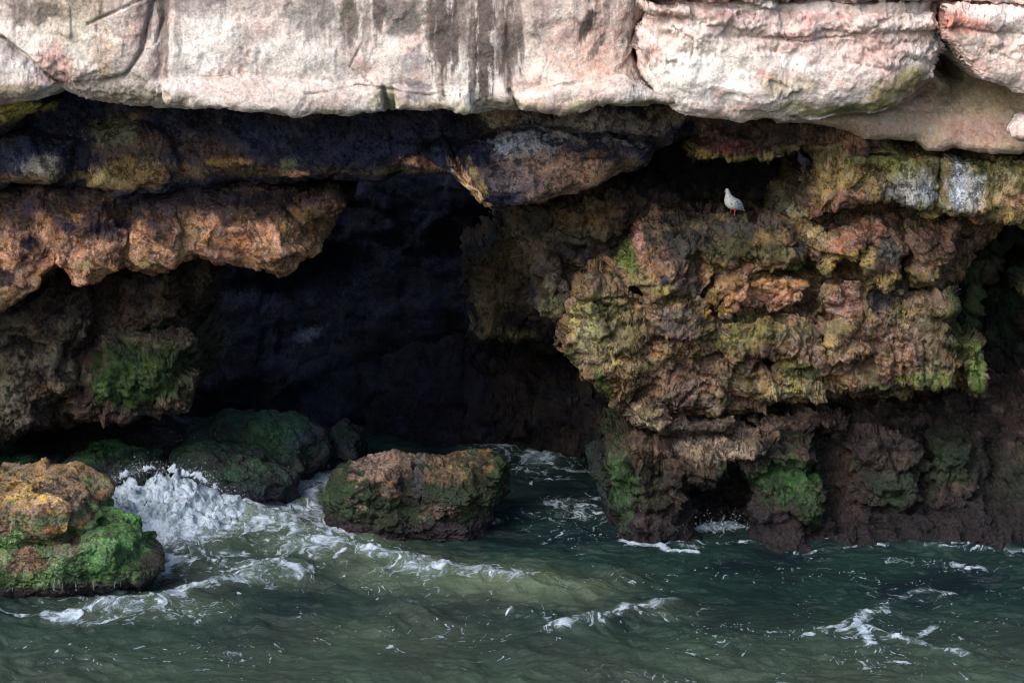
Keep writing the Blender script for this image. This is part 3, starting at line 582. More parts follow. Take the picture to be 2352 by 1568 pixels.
mass('rock_buttress', [
    dict(p=B_OUT, y=.45, r=.3, R=.5, t=(0, .05)),
    dict(p=[(1462, 524), (1520, 510), (1600, 514), (1680, 508), (1760, 518), (1830, 505), (1900, 520), (1880, 590), (1780, 610), (1700, 600), (1640, 625), (1600, 680), (1500, 690), (1440, 640)], y=.12, r=.22, R=.32, t=(0, .35), k=.05),
    dict(p=[(1300, 700), (1335, 665), (1420, 650), (1470, 680), (1500, 760), (1480, 860), (1440, 925), (1400, 925), (1370, 880), (1330, 850), (1298, 815)], y=.05, r=.3, R=.35, k=.1),
    dict(p=[(1665, 690), (1720, 640), (1800, 635), (1868, 655), (1850, 690), (1790, 730), (1700, 740), (1660, 730)], y=.22, r=.12, R=.12, t=(0, -.3), k=.03),
    dict(p=[(1615, 690), (1650, 620), (1730, 590), (1760, 620), (1700, 660), (1650, 700)], y=.22, r=.12, R=.15, k=.04),
    dict(p=[(1985, 590), (2010, 550), (2060, 540), (2080, 580), (2075, 650), (2030, 672), (1995, 655)], y=-.05, r=.14, R=.22, k=.04),
    dict(p=[(1850, 560), (1960, 520), (2040, 510), (2060, 540), (1990, 570), (1960, 600), (1900, 620), (1860, 600)], y=.0, r=.14, R=.22, t=(0, .2), k=.05),
    dict(p=[(2080, 510), (2200, 505), (2180, 600), (2150, 650), (2090, 655)], y=.12, r=.2, R=.25, k=.06),
    dict(p=[(1885, 648), (1990, 645), (2060, 660), (2070, 690), (2000, 740), (1920, 742), (1880, 700)], y=.15, r=.08, R=.14, k=.03),
    dict(p=[(1900, 745), (2195, 665), (2200, 760), (2215, 830), (2190, 895), (2060, 905), (1960, 905), (1900, 860)], y=.1, r=.12, R=.2, k=.05),
    dict(p=[(1470, 760), (1640, 735), (1860, 720), (1900, 800), (1890, 915), (1760, 930), (1640, 950), (1500, 930), (1460, 860)], y=.18, r=.2, R=.25, k=.06),
    dict(p=[(1448, 940), (1480, 925), (1530, 935), (1545, 975), (1520, 998), (1480, 1000), (1455, 985)], y=-.02, r=.18, R=.25, k=.04),
    dict(p=[(2195, 790), (2235, 775), (2262, 800), (2266, 860), (2262, 918), (2238, 912), (2222, 860)], y=.12, r=.12, R=.25, k=.05),
    dict(p=[(1480, 680), (1600, 690), (1640, 760), (1600, 830), (1520, 840), (1470, 780)], y=.05, r=.2, R=.2, k=.08),
], 2.6, warp=.05, disp=craggy(1.1, .8, 81, .5, 1.1, 1.0), base=base_butt, seed=81, big=(.08, .5), Yc=.15, dx=.0115,
    carves=[dict(p=[(1715, 870), (1735, 822), (1800, 834), (1790, 875), (1750, 860)], depth=.5, r=.12), dict(p=[(1600, 560), (1640, 600), (1625, 660), (1590, 680), (1570, 640)], depth=.25, r=.12), dict(p=[(1990, 665), (2060, 690), (2080, 735), (1990, 740)], depth=.15, r=.08), dict(p=[(2090, 660), (2190, 670), (2190, 700), (2080, 700)], depth=.14, r=.08), dict(p=[(1620, 740), (1860, 728), (1870, 745), (1700, 760), (1620, 755)], depth=.16, r=.06), dict(p=[(1640, 620), (1690, 605), (1700, 625), (1650, 650)], depth=.12, r=.1),
            dict(p=[(1840, 610), (1960, 606), (1985, 640), (1880, 648), (1820, 640)], depth=.15, r=.12), dict(p=[(1830, 700), (1890, 690), (1895, 740), (1850, 745)], depth=.12, r=.1),
            dict(p=[(2060, 690), (2130, 680), (2140, 720), (2080, 730)], depth=.12, r=.1), dict(p=[(1600, 830), (1660, 815), (1700, 840), (1620, 850)], depth=.12, r=.06),
            dict(p=[(1560, 660), (1610, 600), (1640, 640), (1600, 720), (1560, 720)], depth=.12, r=.1), dict(p=[(1880, 860), (1990, 850), (1980, 880), (1890, 890)], depth=.08, r=.08)],
    grooves=[([(1300, 700), (1420, 690), (1480, 700), (1500, 780)], .025, .08), ([(1500, 940), (1560, 930), (1600, 900)], .02, .08), ([(1900, 745), (1905, 860), (1890, 910)], .025, .08),
             ([(2050, 750), (2060, 900)], .03, .06), ([(1985, 660), (1980, 740)], .02, .06), ([(1620, 745), (1860, 730)], .02, .08), ([(2120, 790), (2130, 890)], .03, .05),
             ([(1400, 800), (1440, 900)], .03, .05), ([(1560, 850), (1640, 870), (1700, 930)], .03, .06)],
    patches=[(1600, 550, 150, 34, 0, (56, 60, 50), .75, 1.6), (1700, 520, 130, 18, 0, (60, 62, 62), .6, 2), (1560, 560, 70, 40, 0, (50, 48, 52), .6, 1.8), (1700, 580, 100, 26, 0, (72, 74, 48), .7),
             (1840, 570, 16, 14, 0, (40, 44, 70), .7), (1440, 600, 30, 36, 0, (96, 140, 36), .85, 1.0), (1470, 560, 12, 40, 0, (150, 96, 84), .8, 1.2), (1510, 600, 30, 40, 0, (108, 70, 52), .7),
             (1525, 640, 10, 14, 0, (34, 38, 60), .9, .6), (1525, 665, 22, 14, 0, (126, 120, 50), .8), (1575, 650, 30, 40, 0, (48, 42, 52), .7), (1380, 700, 50, 34, 0, (104, 130, 44), .75, 1.6),
             (1350, 740, 40, 60, 0, (112, 112, 54), .7), (1400, 760, 60, 100, 0, (112, 102, 62), .5), (1340, 780, 12, 90, 0, (120, 100, 84), .4), (1385, 885, 16, 60, 24, (76, 130, 40), .8, 1.0),
             (1310, 820, 20, 30, 0, (40, 66, 30), .8, 1.2), (1750, 690, 90, 40, 0, (150, 100, 72), .85, 1.1), (1800, 655, 60, 14, 0, (150, 106, 56), .8), (1650, 700, 40, 26, 20, (146, 108, 46), .85, 1.1),
             (1690, 640, 60, 30, 20, (118, 84, 52), .8, 1.2), (1740, 705, 60, 10, 0, (96, 78, 66), .6), (1560, 740, 40, 50, 0, (88, 72, 70), .6), (1600, 690, 16, 50, 0, (50, 44, 50), .5),
             (1960, 545, 90, 26, 16, (142, 92, 66), .85, 1.2), (1950, 590, 60, 22, 14, (138, 112, 48), .9, 1.0), (1890, 540, 26, 20, 0, (150, 130, 90), .6), (2030, 640, 40, 22, 0, (140, 116, 60), .8),
             (2040, 570, 26, 34, 20, (70, 72, 72), .85, 1.2), (2110, 580, 40, 50, 0, (92, 66, 54), .7), (2090, 640, 30, 20, 0, (92, 104, 44), .6), (2170, 560, 40, 50, 0, (88, 62, 46), .7),
             (1830, 625, 60, 14, 0, (84, 118, 36), .9, 1.2), (1900, 635, 90, 10, 0, (56, 66, 32), .7), (1940, 690, 40, 44, 0, (134, 92, 78), .8, 1.2), (2030, 695, 36, 26, 10, (84, 78, 84), .8, 1.1),
             (1920, 665, 24, 14, 0, (120, 96, 56), .6), (1720, 765, 90, 30, 14, (84, 104, 36), .65, 1.6), (1680, 790, 70, 16, 0, (100, 92, 50), .6), (1850, 855, 40, 20, 0, (62, 92, 34), .85, 1.4),
             (2120, 680, 80, 14, 0, (92, 76, 70), .6), (2060, 820, 80, 70, 0, (112, 84, 70), .6), (2160, 850, 70, 30, 0, (118, 104, 70), .7), (2130, 870, 70, 16, 0, (84, 120, 44), .8, 1.4),
             (2070, 896, 90, 16, 0, (50, 84, 32), .85, 1.4), (2100, 905, 140, 9, 0, (32, 58, 30), .8), (2245, 850, 22, 70, 0, (76, 126, 44), .95, .9), (2215, 790, 34, 40, 0, (76, 108, 44), .8, 1.4), (2200, 700, 24, 50, 0, (60, 84, 36), .8, 1.5),
             (1850, 900, 90, 22, 0, (108, 104, 62), .6), (1600, 880, 90, 40, 0, (92, 72, 60), .6), (1480, 960, 34, 30, 0, (112, 100, 78), .8), (1520, 870, 40, 40, 0, (104, 80, 66), .5),
             (1640, 940, 140, 14, 0, (112, 86, 70), .5)])

# 8. weathered wall between cave and buttress, and the back of the pigeon recess
def base_mid(x, y, z):
    c = palette([(58, 46, 38), (46, 38, 34), (78, 62, 42), (40, 38, 40), (84, 74, 50)], x, y, z, .3, 93, 5)
    m = sst(.12, .35, fbm(x / .10, y / .10, z / .10, 5, 94, .7)) * .5
    return c * (1 - m[..., None]) + lin((110, 96, 78)) * m[..., None]
mass('recess_wall', [
    dict(p=[(1440, 250), (1960, 250), (1960, 560), (1440, 560)], y=2.0, r=.3, R=.2),
    dict(p=[(1160, 440), (1480, 390), (1620, 500), (1620, 760), (1340, 760), (1310, 750), (1260, 735), (1220, 700), (1200, 640), (1180, 590), (1150, 520)], y=1.25, r=.35, R=.6, t=(-.25, .1)),
    dict(p=[(1270, 470), (1420, 440), (1480, 490), (1440, 540), (1310, 545), (1285, 520)], y=1.0, r=.2, R=.3, k=.1),
    dict(p=[(1300, 545), (1420, 545), (1410, 610), (1380, 640), (1300, 620), (1280, 580)], y=1.05, r=.15, R=.3, k=.08),
    dict(p=[(1240, 590), (1290, 600), (1330, 700), (1320, 760), (1250, 730), (1220, 680)], y=.95, r=.15, R=.3, k=.1),
    dict(p=[(1480, 485), (1600, 470), (1700, 490), (1800, 492), (1830, 540), (1480, 560)], y=1.2, r=.3, R=.4, k=.2, t=(0, .8)),
], 3.2, warp=.05, disp=craggy(1.0, .7, 91, .5, .9, .8), base=base_mid, seed=91, big=(.08, .5), Yc=1.2,
    carves=[dict(p=[(1290, 560), (1340, 545), (1400, 560), (1390, 600), (1320, 600)], depth=.2, r=.15)],
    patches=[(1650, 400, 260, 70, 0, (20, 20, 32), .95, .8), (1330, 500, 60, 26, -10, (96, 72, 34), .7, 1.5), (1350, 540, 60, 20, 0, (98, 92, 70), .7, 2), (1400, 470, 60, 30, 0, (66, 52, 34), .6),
             (1260, 700, 40, 34, 20, (92, 92, 64), .8, 1.3), (1225, 690, 10, 40, 10, (26, 30, 48), .8, 1.2), (1275, 715, 20, 14, 0, (100, 120, 70), .7), (1200, 530, 40, 60, 0, (40, 40, 34), .6),
             (1340, 570, 70, 24, 0, (34, 28, 32), .8), (1300, 650, 30, 60, 20, (76, 62, 54), .6), (1650, 490, 200, 14, 0, (40, 44, 44), .8, 1.6), (1560, 470, 90, 26, 0, (40, 34, 34), .8)])

# 9. inner cave: back wall with roof and sides, and the layered wall on its right
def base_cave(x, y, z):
    return palette([(5, 14, 38), (6, 16, 40), (9, 15, 32)], x, y, z, .8, 103, 4)  # navy of the cave's shade painted into the rock colour
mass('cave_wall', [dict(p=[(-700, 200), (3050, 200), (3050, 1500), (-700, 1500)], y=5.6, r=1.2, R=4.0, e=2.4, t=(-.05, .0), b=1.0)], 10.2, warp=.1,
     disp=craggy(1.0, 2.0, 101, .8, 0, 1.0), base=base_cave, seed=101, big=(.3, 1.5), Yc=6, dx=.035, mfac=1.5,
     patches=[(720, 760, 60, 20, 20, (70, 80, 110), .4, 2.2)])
def base_layer(x, y, z):
    c = palette([(58, 52, 38), (48, 40, 34), (66, 56, 38)], x, y, z, .4, 113, 4)
    m = sst(-.1, .3, fbm(x / .5, y / .5, z / .06, 4, 114, .6)) * .5
    c = c * (1 - m[..., None]) + lin((34, 30, 32)) * m[..., None]
    k = sst(2.15, 1.9, z + .1 * fbm(x / .4, y / .4, z / .4, 3, 115))  # lower wall fades leftward to navy: cave darkness painted as colour
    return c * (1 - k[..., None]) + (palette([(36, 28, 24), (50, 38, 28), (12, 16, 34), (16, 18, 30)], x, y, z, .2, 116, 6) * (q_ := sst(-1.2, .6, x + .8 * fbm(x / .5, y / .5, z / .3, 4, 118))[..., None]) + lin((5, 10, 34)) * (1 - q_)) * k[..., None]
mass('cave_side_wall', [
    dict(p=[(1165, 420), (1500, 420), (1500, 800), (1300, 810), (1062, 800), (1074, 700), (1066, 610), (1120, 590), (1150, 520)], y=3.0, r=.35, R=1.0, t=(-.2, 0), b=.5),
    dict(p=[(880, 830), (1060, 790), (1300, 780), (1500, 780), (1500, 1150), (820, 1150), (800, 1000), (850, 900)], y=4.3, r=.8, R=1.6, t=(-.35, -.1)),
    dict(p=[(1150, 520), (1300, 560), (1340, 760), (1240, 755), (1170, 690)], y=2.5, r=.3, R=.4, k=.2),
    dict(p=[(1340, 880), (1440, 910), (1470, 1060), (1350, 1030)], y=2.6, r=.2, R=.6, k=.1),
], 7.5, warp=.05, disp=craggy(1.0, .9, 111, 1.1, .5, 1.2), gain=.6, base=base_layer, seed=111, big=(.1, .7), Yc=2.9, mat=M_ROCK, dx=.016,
    patches=[(1130, 690, 50, 90, 0, (96, 84, 54), .7, 1.4), (1110, 640, 40, 26, 0, (94, 70, 44), .6), (1150, 775, 90, 14, 0, (110, 100, 66), .7, 1.6), (1290, 760, 60, 12, 0, (80, 82, 50), .6), (1380, 850, 14, 50, 20, (50, 76, 34), .4)])
def base_moss(x, y, z):
    c = palette([(26, 26, 30), (40, 32, 30), (30, 46, 28)], x, y, z, .3, 123, 5)
    m = sst(.1, .3, fbm(x / .25, y / .25, z / .25, 4, 124, .7)) * .6
    return c * (1 - m[..., None]) + lin(DMOSS) * m[..., None]
mass('gap_wall', [
    dict(p=[(2120, 440), (2800, 440), (2800, 1040), (2120, 1040)], y=2.3, r=.3, R=.3, t=(.0, .0)),
    dict(p=[(2240, 560), (2290, 540), (2300, 600), (2270, 640), (2240, 620)], y=1.2, r=.2, R=.3),
    dict(p=[(2200, 640), (2240, 600), (2260, 660), (2240, 760), (2200, 740)], y=.9, D=.3, B=.3, s=.5),
    dict(p=[(2290, 500), (2360, 490), (2370, 560), (2310, 590)], y=.9, r=.2, R=.3),
    dict(p=[(2320, 620), (2370, 600), (2420, 640), (2380, 690), (2330, 680)], y=1.0, r=.2, R=.3),
    dict(p=[(2180, 500), (2260, 500), (2270, 570), (2220, 590), (2180, 570)], y=.6, r=.15, R=.3),
], 3.4, warp=.05, disp=craggy(1.1, .7, 121, .5, .7), base=base_moss, seed=121, big=(.1, .5), Yc=1.2, dx=.016,
    patches=[(2230, 530, 30, 40, 0, (92, 72, 56), .7), (2290, 560, 40, 30, 0, (34, 60, 32), .8), (2360, 650, 40, 34, 0, (84, 80, 50), .7), (2230, 680, 30, 60, 0, (40, 70, 30), .8), (2260, 620, 30, 30, 0, (60, 66, 40), .6)])

# 10. orange scalloped shelf on the left
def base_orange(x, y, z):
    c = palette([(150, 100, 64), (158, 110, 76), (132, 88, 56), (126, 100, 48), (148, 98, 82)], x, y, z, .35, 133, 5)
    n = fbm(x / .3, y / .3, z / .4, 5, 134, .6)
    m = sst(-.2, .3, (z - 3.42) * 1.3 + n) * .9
    c = c * (1 - m[..., None]) + palette([NAVY, (44, 34, 34), (58, 44, 34)], x, y, z, .15, 135, 6) * m[..., None]  # upper part painted navy for the ledge's shade, lower part left orange
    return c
def scallop(seed):
    cg = craggy(.65, .8, seed, .2, .6)
    def f(x, y, z):
        wob = .18 * fbm(x / .5, y / .5, z / .5, 3, seed + 3)
        s = np.abs(np.sin((x + .8 * (z - 3) + wob + .25 * (z - 3)) * 5.6 + 2.2 * perlin(x / .9, 0 * x, 0 * x, seed + 9))) ** .7
        return cg(x, y, z) + .03 * (s - .6) * sst(3.75, 3.3, z)
    return f
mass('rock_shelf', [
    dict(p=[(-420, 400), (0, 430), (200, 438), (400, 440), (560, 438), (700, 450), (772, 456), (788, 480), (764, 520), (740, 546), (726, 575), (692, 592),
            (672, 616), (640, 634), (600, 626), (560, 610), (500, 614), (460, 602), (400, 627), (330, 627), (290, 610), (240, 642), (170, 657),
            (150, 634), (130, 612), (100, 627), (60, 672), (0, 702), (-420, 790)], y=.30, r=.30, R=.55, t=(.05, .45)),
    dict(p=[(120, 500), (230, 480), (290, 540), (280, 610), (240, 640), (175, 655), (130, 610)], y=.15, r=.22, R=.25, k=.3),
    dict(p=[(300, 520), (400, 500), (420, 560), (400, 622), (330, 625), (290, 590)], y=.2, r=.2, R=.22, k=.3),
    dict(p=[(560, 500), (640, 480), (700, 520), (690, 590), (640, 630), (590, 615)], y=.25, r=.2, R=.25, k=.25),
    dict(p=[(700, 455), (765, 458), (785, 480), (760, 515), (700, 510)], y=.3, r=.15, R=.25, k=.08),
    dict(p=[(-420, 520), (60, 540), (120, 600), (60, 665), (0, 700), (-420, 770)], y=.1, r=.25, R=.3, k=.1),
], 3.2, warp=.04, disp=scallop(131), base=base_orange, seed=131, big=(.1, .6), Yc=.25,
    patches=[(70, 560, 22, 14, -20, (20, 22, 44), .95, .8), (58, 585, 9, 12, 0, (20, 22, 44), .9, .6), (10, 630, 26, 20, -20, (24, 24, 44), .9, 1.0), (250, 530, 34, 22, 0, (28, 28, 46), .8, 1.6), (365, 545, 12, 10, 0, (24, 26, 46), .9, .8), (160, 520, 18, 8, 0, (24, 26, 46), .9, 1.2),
             (200, 590, 90, 40, 0, (150, 102, 78), .5), (200, 605, 30, 12, 20, (84, 88, 40), .6), (330, 605, 50, 14, 0, (96, 98, 42), .6), (420, 570, 60, 30, 0, (146, 104, 70), .6), (700, 530, 50, 50, 0, (122, 92, 40), .6), (650, 620, 30, 10, 0, (168, 126, 80), .7),
             (560, 480, 130, 26, 0, (50, 40, 40), .7), (40, 680, 60, 22, 20, (104, 84, 46), .7), (430, 470, 200, 16, 0, (30, 26, 38), .8), (500, 590, 40, 20, 0, (150, 106, 88), .6), (300, 480, 80, 14, 0, (36, 30, 40), .6), (740, 480, 30, 22, 0, (92, 70, 56), .7)])

# 11. pitted brown wall below it, with a moss-covered bulge
def base_pit(x, y, z):
    c = palette([(74, 56, 48), (58, 44, 40), (92, 84, 66), (48, 38, 40)], x, y, z, .3, 143, 5)
    m = sst(.1, .35, fbm(x / .08, y / .08, z / .08, 5, 144, .7)) * .5
    return c * (1 - m[..., None]) + lin((104, 88, 72)) * m[..., None]
mass('rock_wall', [
    dict(p=[(-420, 560), (484, 580), (480, 655), (458, 690), (438, 735), (430, 800), (440, 880), (428, 932), (380, 957), (300, 967), (220, 974), (150, 977), (120, 962), (60, 992), (0, 1022), (-420, 1080)],
         y=1.3, r=.35, R=.6, t=(.1, .15)),
    dict(p=[(195, 840), (260, 770), (360, 760), (436, 790), (440, 880), (425, 930), (380, 954), (290, 966), (200, 968), (150, 950)], y=.85, r=.5, R=.55, k=.15),
    dict(p=[(-420, 660), (60, 680), (180, 650), (200, 740), (160, 830), (180, 900), (120, 955), (60, 990), (0, 1020), (-420, 1080)], y=.8, r=.25, R=.4, k=.1),
    dict(p=[(270, 640), (380, 640), (420, 700), (380, 760), (280, 750)], y=1.1, r=.2, R=.2, k=.1),
], 3.6, warp=.05, disp=craggy(1.1, .75, 141, .4, 1.3, .5), base=base_pit, seed=141, big=(.1, .5), Yc=.95, gain=.8,
    grooves=[([(190, 700), (150, 800), (140, 850), (190, 920)], .05, .15), ([(0, 760), (100, 740), (180, 690)], .03, .08)],
    carves=[dict(p=[(70, 640), (150, 640), (180, 690), (120, 700)], depth=.3, r=.15)],
    patches=[(320, 860, 120, 90, 10, (40, 78, 28), .95, 1.0), (300, 880, 90, 60, 0, (48, 92, 30), .7, 1.2), (420, 870, 26, 60, 0, (26, 46, 28), .8), (30, 860, 50, 70, 0, (92, 88, 66), .6, 1.6), (250, 700, 160, 40, 0, (62, 46, 44), .5),
             (250, 960, 70, 12, 0, (66, 48, 44), .7), (60, 790, 70, 20, 0, (70, 56, 50), .5), (340, 790, 60, 12, 0, (90, 84, 66), .6, 2)])

# 12. foot of the cliff on the right, down into the water
def base_foot(x, y, z):
    c = palette([(66, 50, 46), (52, 40, 40), (86, 66, 54), (34, 30, 34)], x, y, z, .25, 153, 6)
    hi = sst(1.05, 1.35, z + .15 * fbm(x / .3, y / .3, z / .3, 3, 155)); pale = palette([(128, 104, 88), (104, 82, 70), (84, 66, 58), (140, 120, 102)], x, y, z, .16, 154, 6, zs=1.8)
    c = c * (1 - hi[..., None]) + pale * hi[..., None]
    g = sst(.0, .2, fbm(x / .35, y / .35, z / .45, 6, 156, .68)) * sst(.2, .6, z) * sst(1.5, 1.0, z) * .85
    c = c * (1 - g[..., None]) + lin((32, 56, 30)) * g[..., None]
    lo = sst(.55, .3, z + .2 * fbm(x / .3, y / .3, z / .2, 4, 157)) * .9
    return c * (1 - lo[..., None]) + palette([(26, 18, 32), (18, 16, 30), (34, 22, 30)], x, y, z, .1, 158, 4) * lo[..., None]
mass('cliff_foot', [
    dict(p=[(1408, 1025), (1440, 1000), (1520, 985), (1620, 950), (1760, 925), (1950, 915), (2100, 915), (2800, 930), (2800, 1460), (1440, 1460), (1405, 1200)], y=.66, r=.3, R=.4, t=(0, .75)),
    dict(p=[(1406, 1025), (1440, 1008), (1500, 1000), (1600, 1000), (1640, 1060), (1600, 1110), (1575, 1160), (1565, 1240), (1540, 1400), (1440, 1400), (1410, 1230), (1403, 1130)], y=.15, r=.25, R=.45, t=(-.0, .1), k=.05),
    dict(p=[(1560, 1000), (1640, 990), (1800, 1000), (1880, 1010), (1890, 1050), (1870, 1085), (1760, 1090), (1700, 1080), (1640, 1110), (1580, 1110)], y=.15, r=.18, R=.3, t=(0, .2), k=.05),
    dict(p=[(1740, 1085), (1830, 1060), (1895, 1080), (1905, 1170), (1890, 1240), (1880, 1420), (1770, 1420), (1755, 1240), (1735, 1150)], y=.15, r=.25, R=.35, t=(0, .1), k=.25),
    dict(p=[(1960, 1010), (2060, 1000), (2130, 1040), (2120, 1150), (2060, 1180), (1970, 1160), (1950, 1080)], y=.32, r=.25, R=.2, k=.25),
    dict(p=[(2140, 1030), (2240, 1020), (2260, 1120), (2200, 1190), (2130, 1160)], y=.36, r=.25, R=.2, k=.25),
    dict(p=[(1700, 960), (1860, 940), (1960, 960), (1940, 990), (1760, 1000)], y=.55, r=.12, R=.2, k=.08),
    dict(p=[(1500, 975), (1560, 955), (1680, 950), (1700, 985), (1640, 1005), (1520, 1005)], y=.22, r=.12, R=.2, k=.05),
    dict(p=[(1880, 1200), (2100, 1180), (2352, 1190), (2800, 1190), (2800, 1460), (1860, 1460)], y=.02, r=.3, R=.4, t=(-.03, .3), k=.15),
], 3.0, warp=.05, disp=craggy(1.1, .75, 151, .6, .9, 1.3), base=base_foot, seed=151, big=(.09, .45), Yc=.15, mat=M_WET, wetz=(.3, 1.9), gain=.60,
    carves=[dict(p=[(1575, 1480), (1578, 1150), (1600, 1120), (1660, 1100), (1710, 1075), (1745, 1120), (1755, 1180), (1765, 1480)], depth=.8, r=.22),
            dict(p=[(1890, 1050), (1930, 1040), (1950, 1180), (1905, 1200)], depth=.2, r=.15), dict(p=[(2120, 1040), (2145, 1040), (2150, 1170), (2125, 1170)], depth=.18, r=.1),
            dict(p=[(2270, 1040), (2330, 1040), (2330, 1180), (2270, 1180)], depth=.2, r=.15), dict(p=[(1480, 1095), (1530, 1085), (1540, 1110), (1490, 1120)], depth=.15, r=.08)],
    patches=[(1430, 1120, 36, 90, 0, (48, 116, 40), .95, 1.0), (1490, 1140, 60, 40, 0, (46, 70, 34), .6, 1.5), (1810, 1105, 84, 56, 0, (42, 112, 32), .95, 1.2), (1865, 1160, 40, 44, 0, (40, 96, 34), .85, 1.4), (1930, 1050, 200, 20, 0, (56, 44, 40), .5, 2),
             (1650, 1035, 90, 26, 0, (176, 152, 128), .8, 2.0), (1760, 1000, 120, 14, 0, (150, 124, 104), .7, 2.0), (1480, 1050, 60, 20, 0, (104, 86, 70), .6), (1640, 1160, 50, 60, 0, (18, 16, 34), .8), (2030, 1060, 40, 40, 0, (96, 72, 58), .5), (2200, 1080, 50, 60, 0, (30, 74, 32), .8, 1.8), (2060, 1130, 90, 50, 0, (30, 70, 32), .7, 2), (2100, 1000, 260, 40, 0, (40, 30, 36), .7, 2), (1960, 1150, 50, 60, 0, (52, 34, 34), .7), (2310, 1120, 60, 80, 0, (26, 46, 32), .7, 2),
             (1500, 1190, 50, 26, 0, (84, 72, 76), .5, 2), (2300, 970, 200, 30, 0, (36, 28, 32), .8)])

# ------------------------------------------------------------------ boulders
def base_b1(x, y, z):
    c = palette([(120, 94, 60), (126, 96, 40), (108, 90, 80), (116, 100, 78)], x, y, z, .22, 163, 6)
    g = sst(-.12, .12, fbm(x / .3, y / .3, z / .22, 6, 164, .68) + (.72 - z) * .9)
    c = c * (1 - g[..., None]) + palette([(62, 96, 44), (96, 130, 78), (40, 66, 34)], x, y, z, .12, 165, 5) * g[..., None]
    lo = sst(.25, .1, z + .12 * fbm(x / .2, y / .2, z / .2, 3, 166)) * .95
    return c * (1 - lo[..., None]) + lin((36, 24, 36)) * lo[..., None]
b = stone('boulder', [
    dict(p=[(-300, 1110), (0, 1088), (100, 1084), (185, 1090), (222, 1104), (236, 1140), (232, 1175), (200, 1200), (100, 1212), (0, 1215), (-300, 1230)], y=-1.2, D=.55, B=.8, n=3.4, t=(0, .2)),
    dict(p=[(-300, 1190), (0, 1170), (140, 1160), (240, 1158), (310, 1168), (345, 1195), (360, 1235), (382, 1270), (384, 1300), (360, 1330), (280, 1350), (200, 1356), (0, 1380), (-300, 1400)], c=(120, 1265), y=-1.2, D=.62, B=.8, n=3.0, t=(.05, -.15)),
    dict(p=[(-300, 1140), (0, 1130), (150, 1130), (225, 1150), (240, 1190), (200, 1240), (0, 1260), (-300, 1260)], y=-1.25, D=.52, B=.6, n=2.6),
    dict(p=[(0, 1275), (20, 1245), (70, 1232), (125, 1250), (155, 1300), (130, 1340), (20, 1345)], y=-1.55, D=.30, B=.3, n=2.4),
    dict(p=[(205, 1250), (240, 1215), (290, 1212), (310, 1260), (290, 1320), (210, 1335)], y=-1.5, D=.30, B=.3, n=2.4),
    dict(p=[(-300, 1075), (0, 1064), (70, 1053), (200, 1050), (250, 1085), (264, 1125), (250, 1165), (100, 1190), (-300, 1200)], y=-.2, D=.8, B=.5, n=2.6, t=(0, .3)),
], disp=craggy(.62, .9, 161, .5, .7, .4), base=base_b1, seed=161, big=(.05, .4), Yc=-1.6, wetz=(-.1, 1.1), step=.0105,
    patches=[(90, 1125, 150, 34, 0, (158, 124, 44), .9, 1.8), (40, 1100, 70, 10, 0, (150, 120, 90), .7), (120, 1160, 90, 16, 0, (112, 88, 74), .6), (220, 1150, 26, 26, 0, (84, 128, 72), .9), (160, 1228, 50, 14, 0, (48, 92, 40), .9), (150, 1205, 50, 8, 0, (150, 96, 44), .7),
             (120, 1185, 110, 12, 0, (90, 130, 84), .6, 1.8), (70, 1275, 50, 26, 0, (112, 80, 66), .8), (200, 1250, 70, 16, 0, (112, 84, 74), .6), (230, 1285, 60, 40, 0, (60, 112, 48), .9), (60, 1320, 70, 12, 0, (66, 128, 40), .8),
             (320, 1230, 60, 60, 0, (38, 74, 30), .9, 1.2), (350, 1270, 44, 60, 0, (34, 60, 30), .9), (250, 1260, 50, 60, 0, (70, 150, 56), .7, 2), (360, 1300, 30, 20, 0, (46, 28, 34), .7), (120, 1068, 150, 12, 0, (42, 80, 38), .9), (20, 1080, 60, 6, 0, (96, 140, 90), .7), (295, 1175, 40, 16, 0, (44, 74, 34), .8)])
tag(b, 'large ochre boulder with bright green algae dripping water at the left edge', 'boulder')

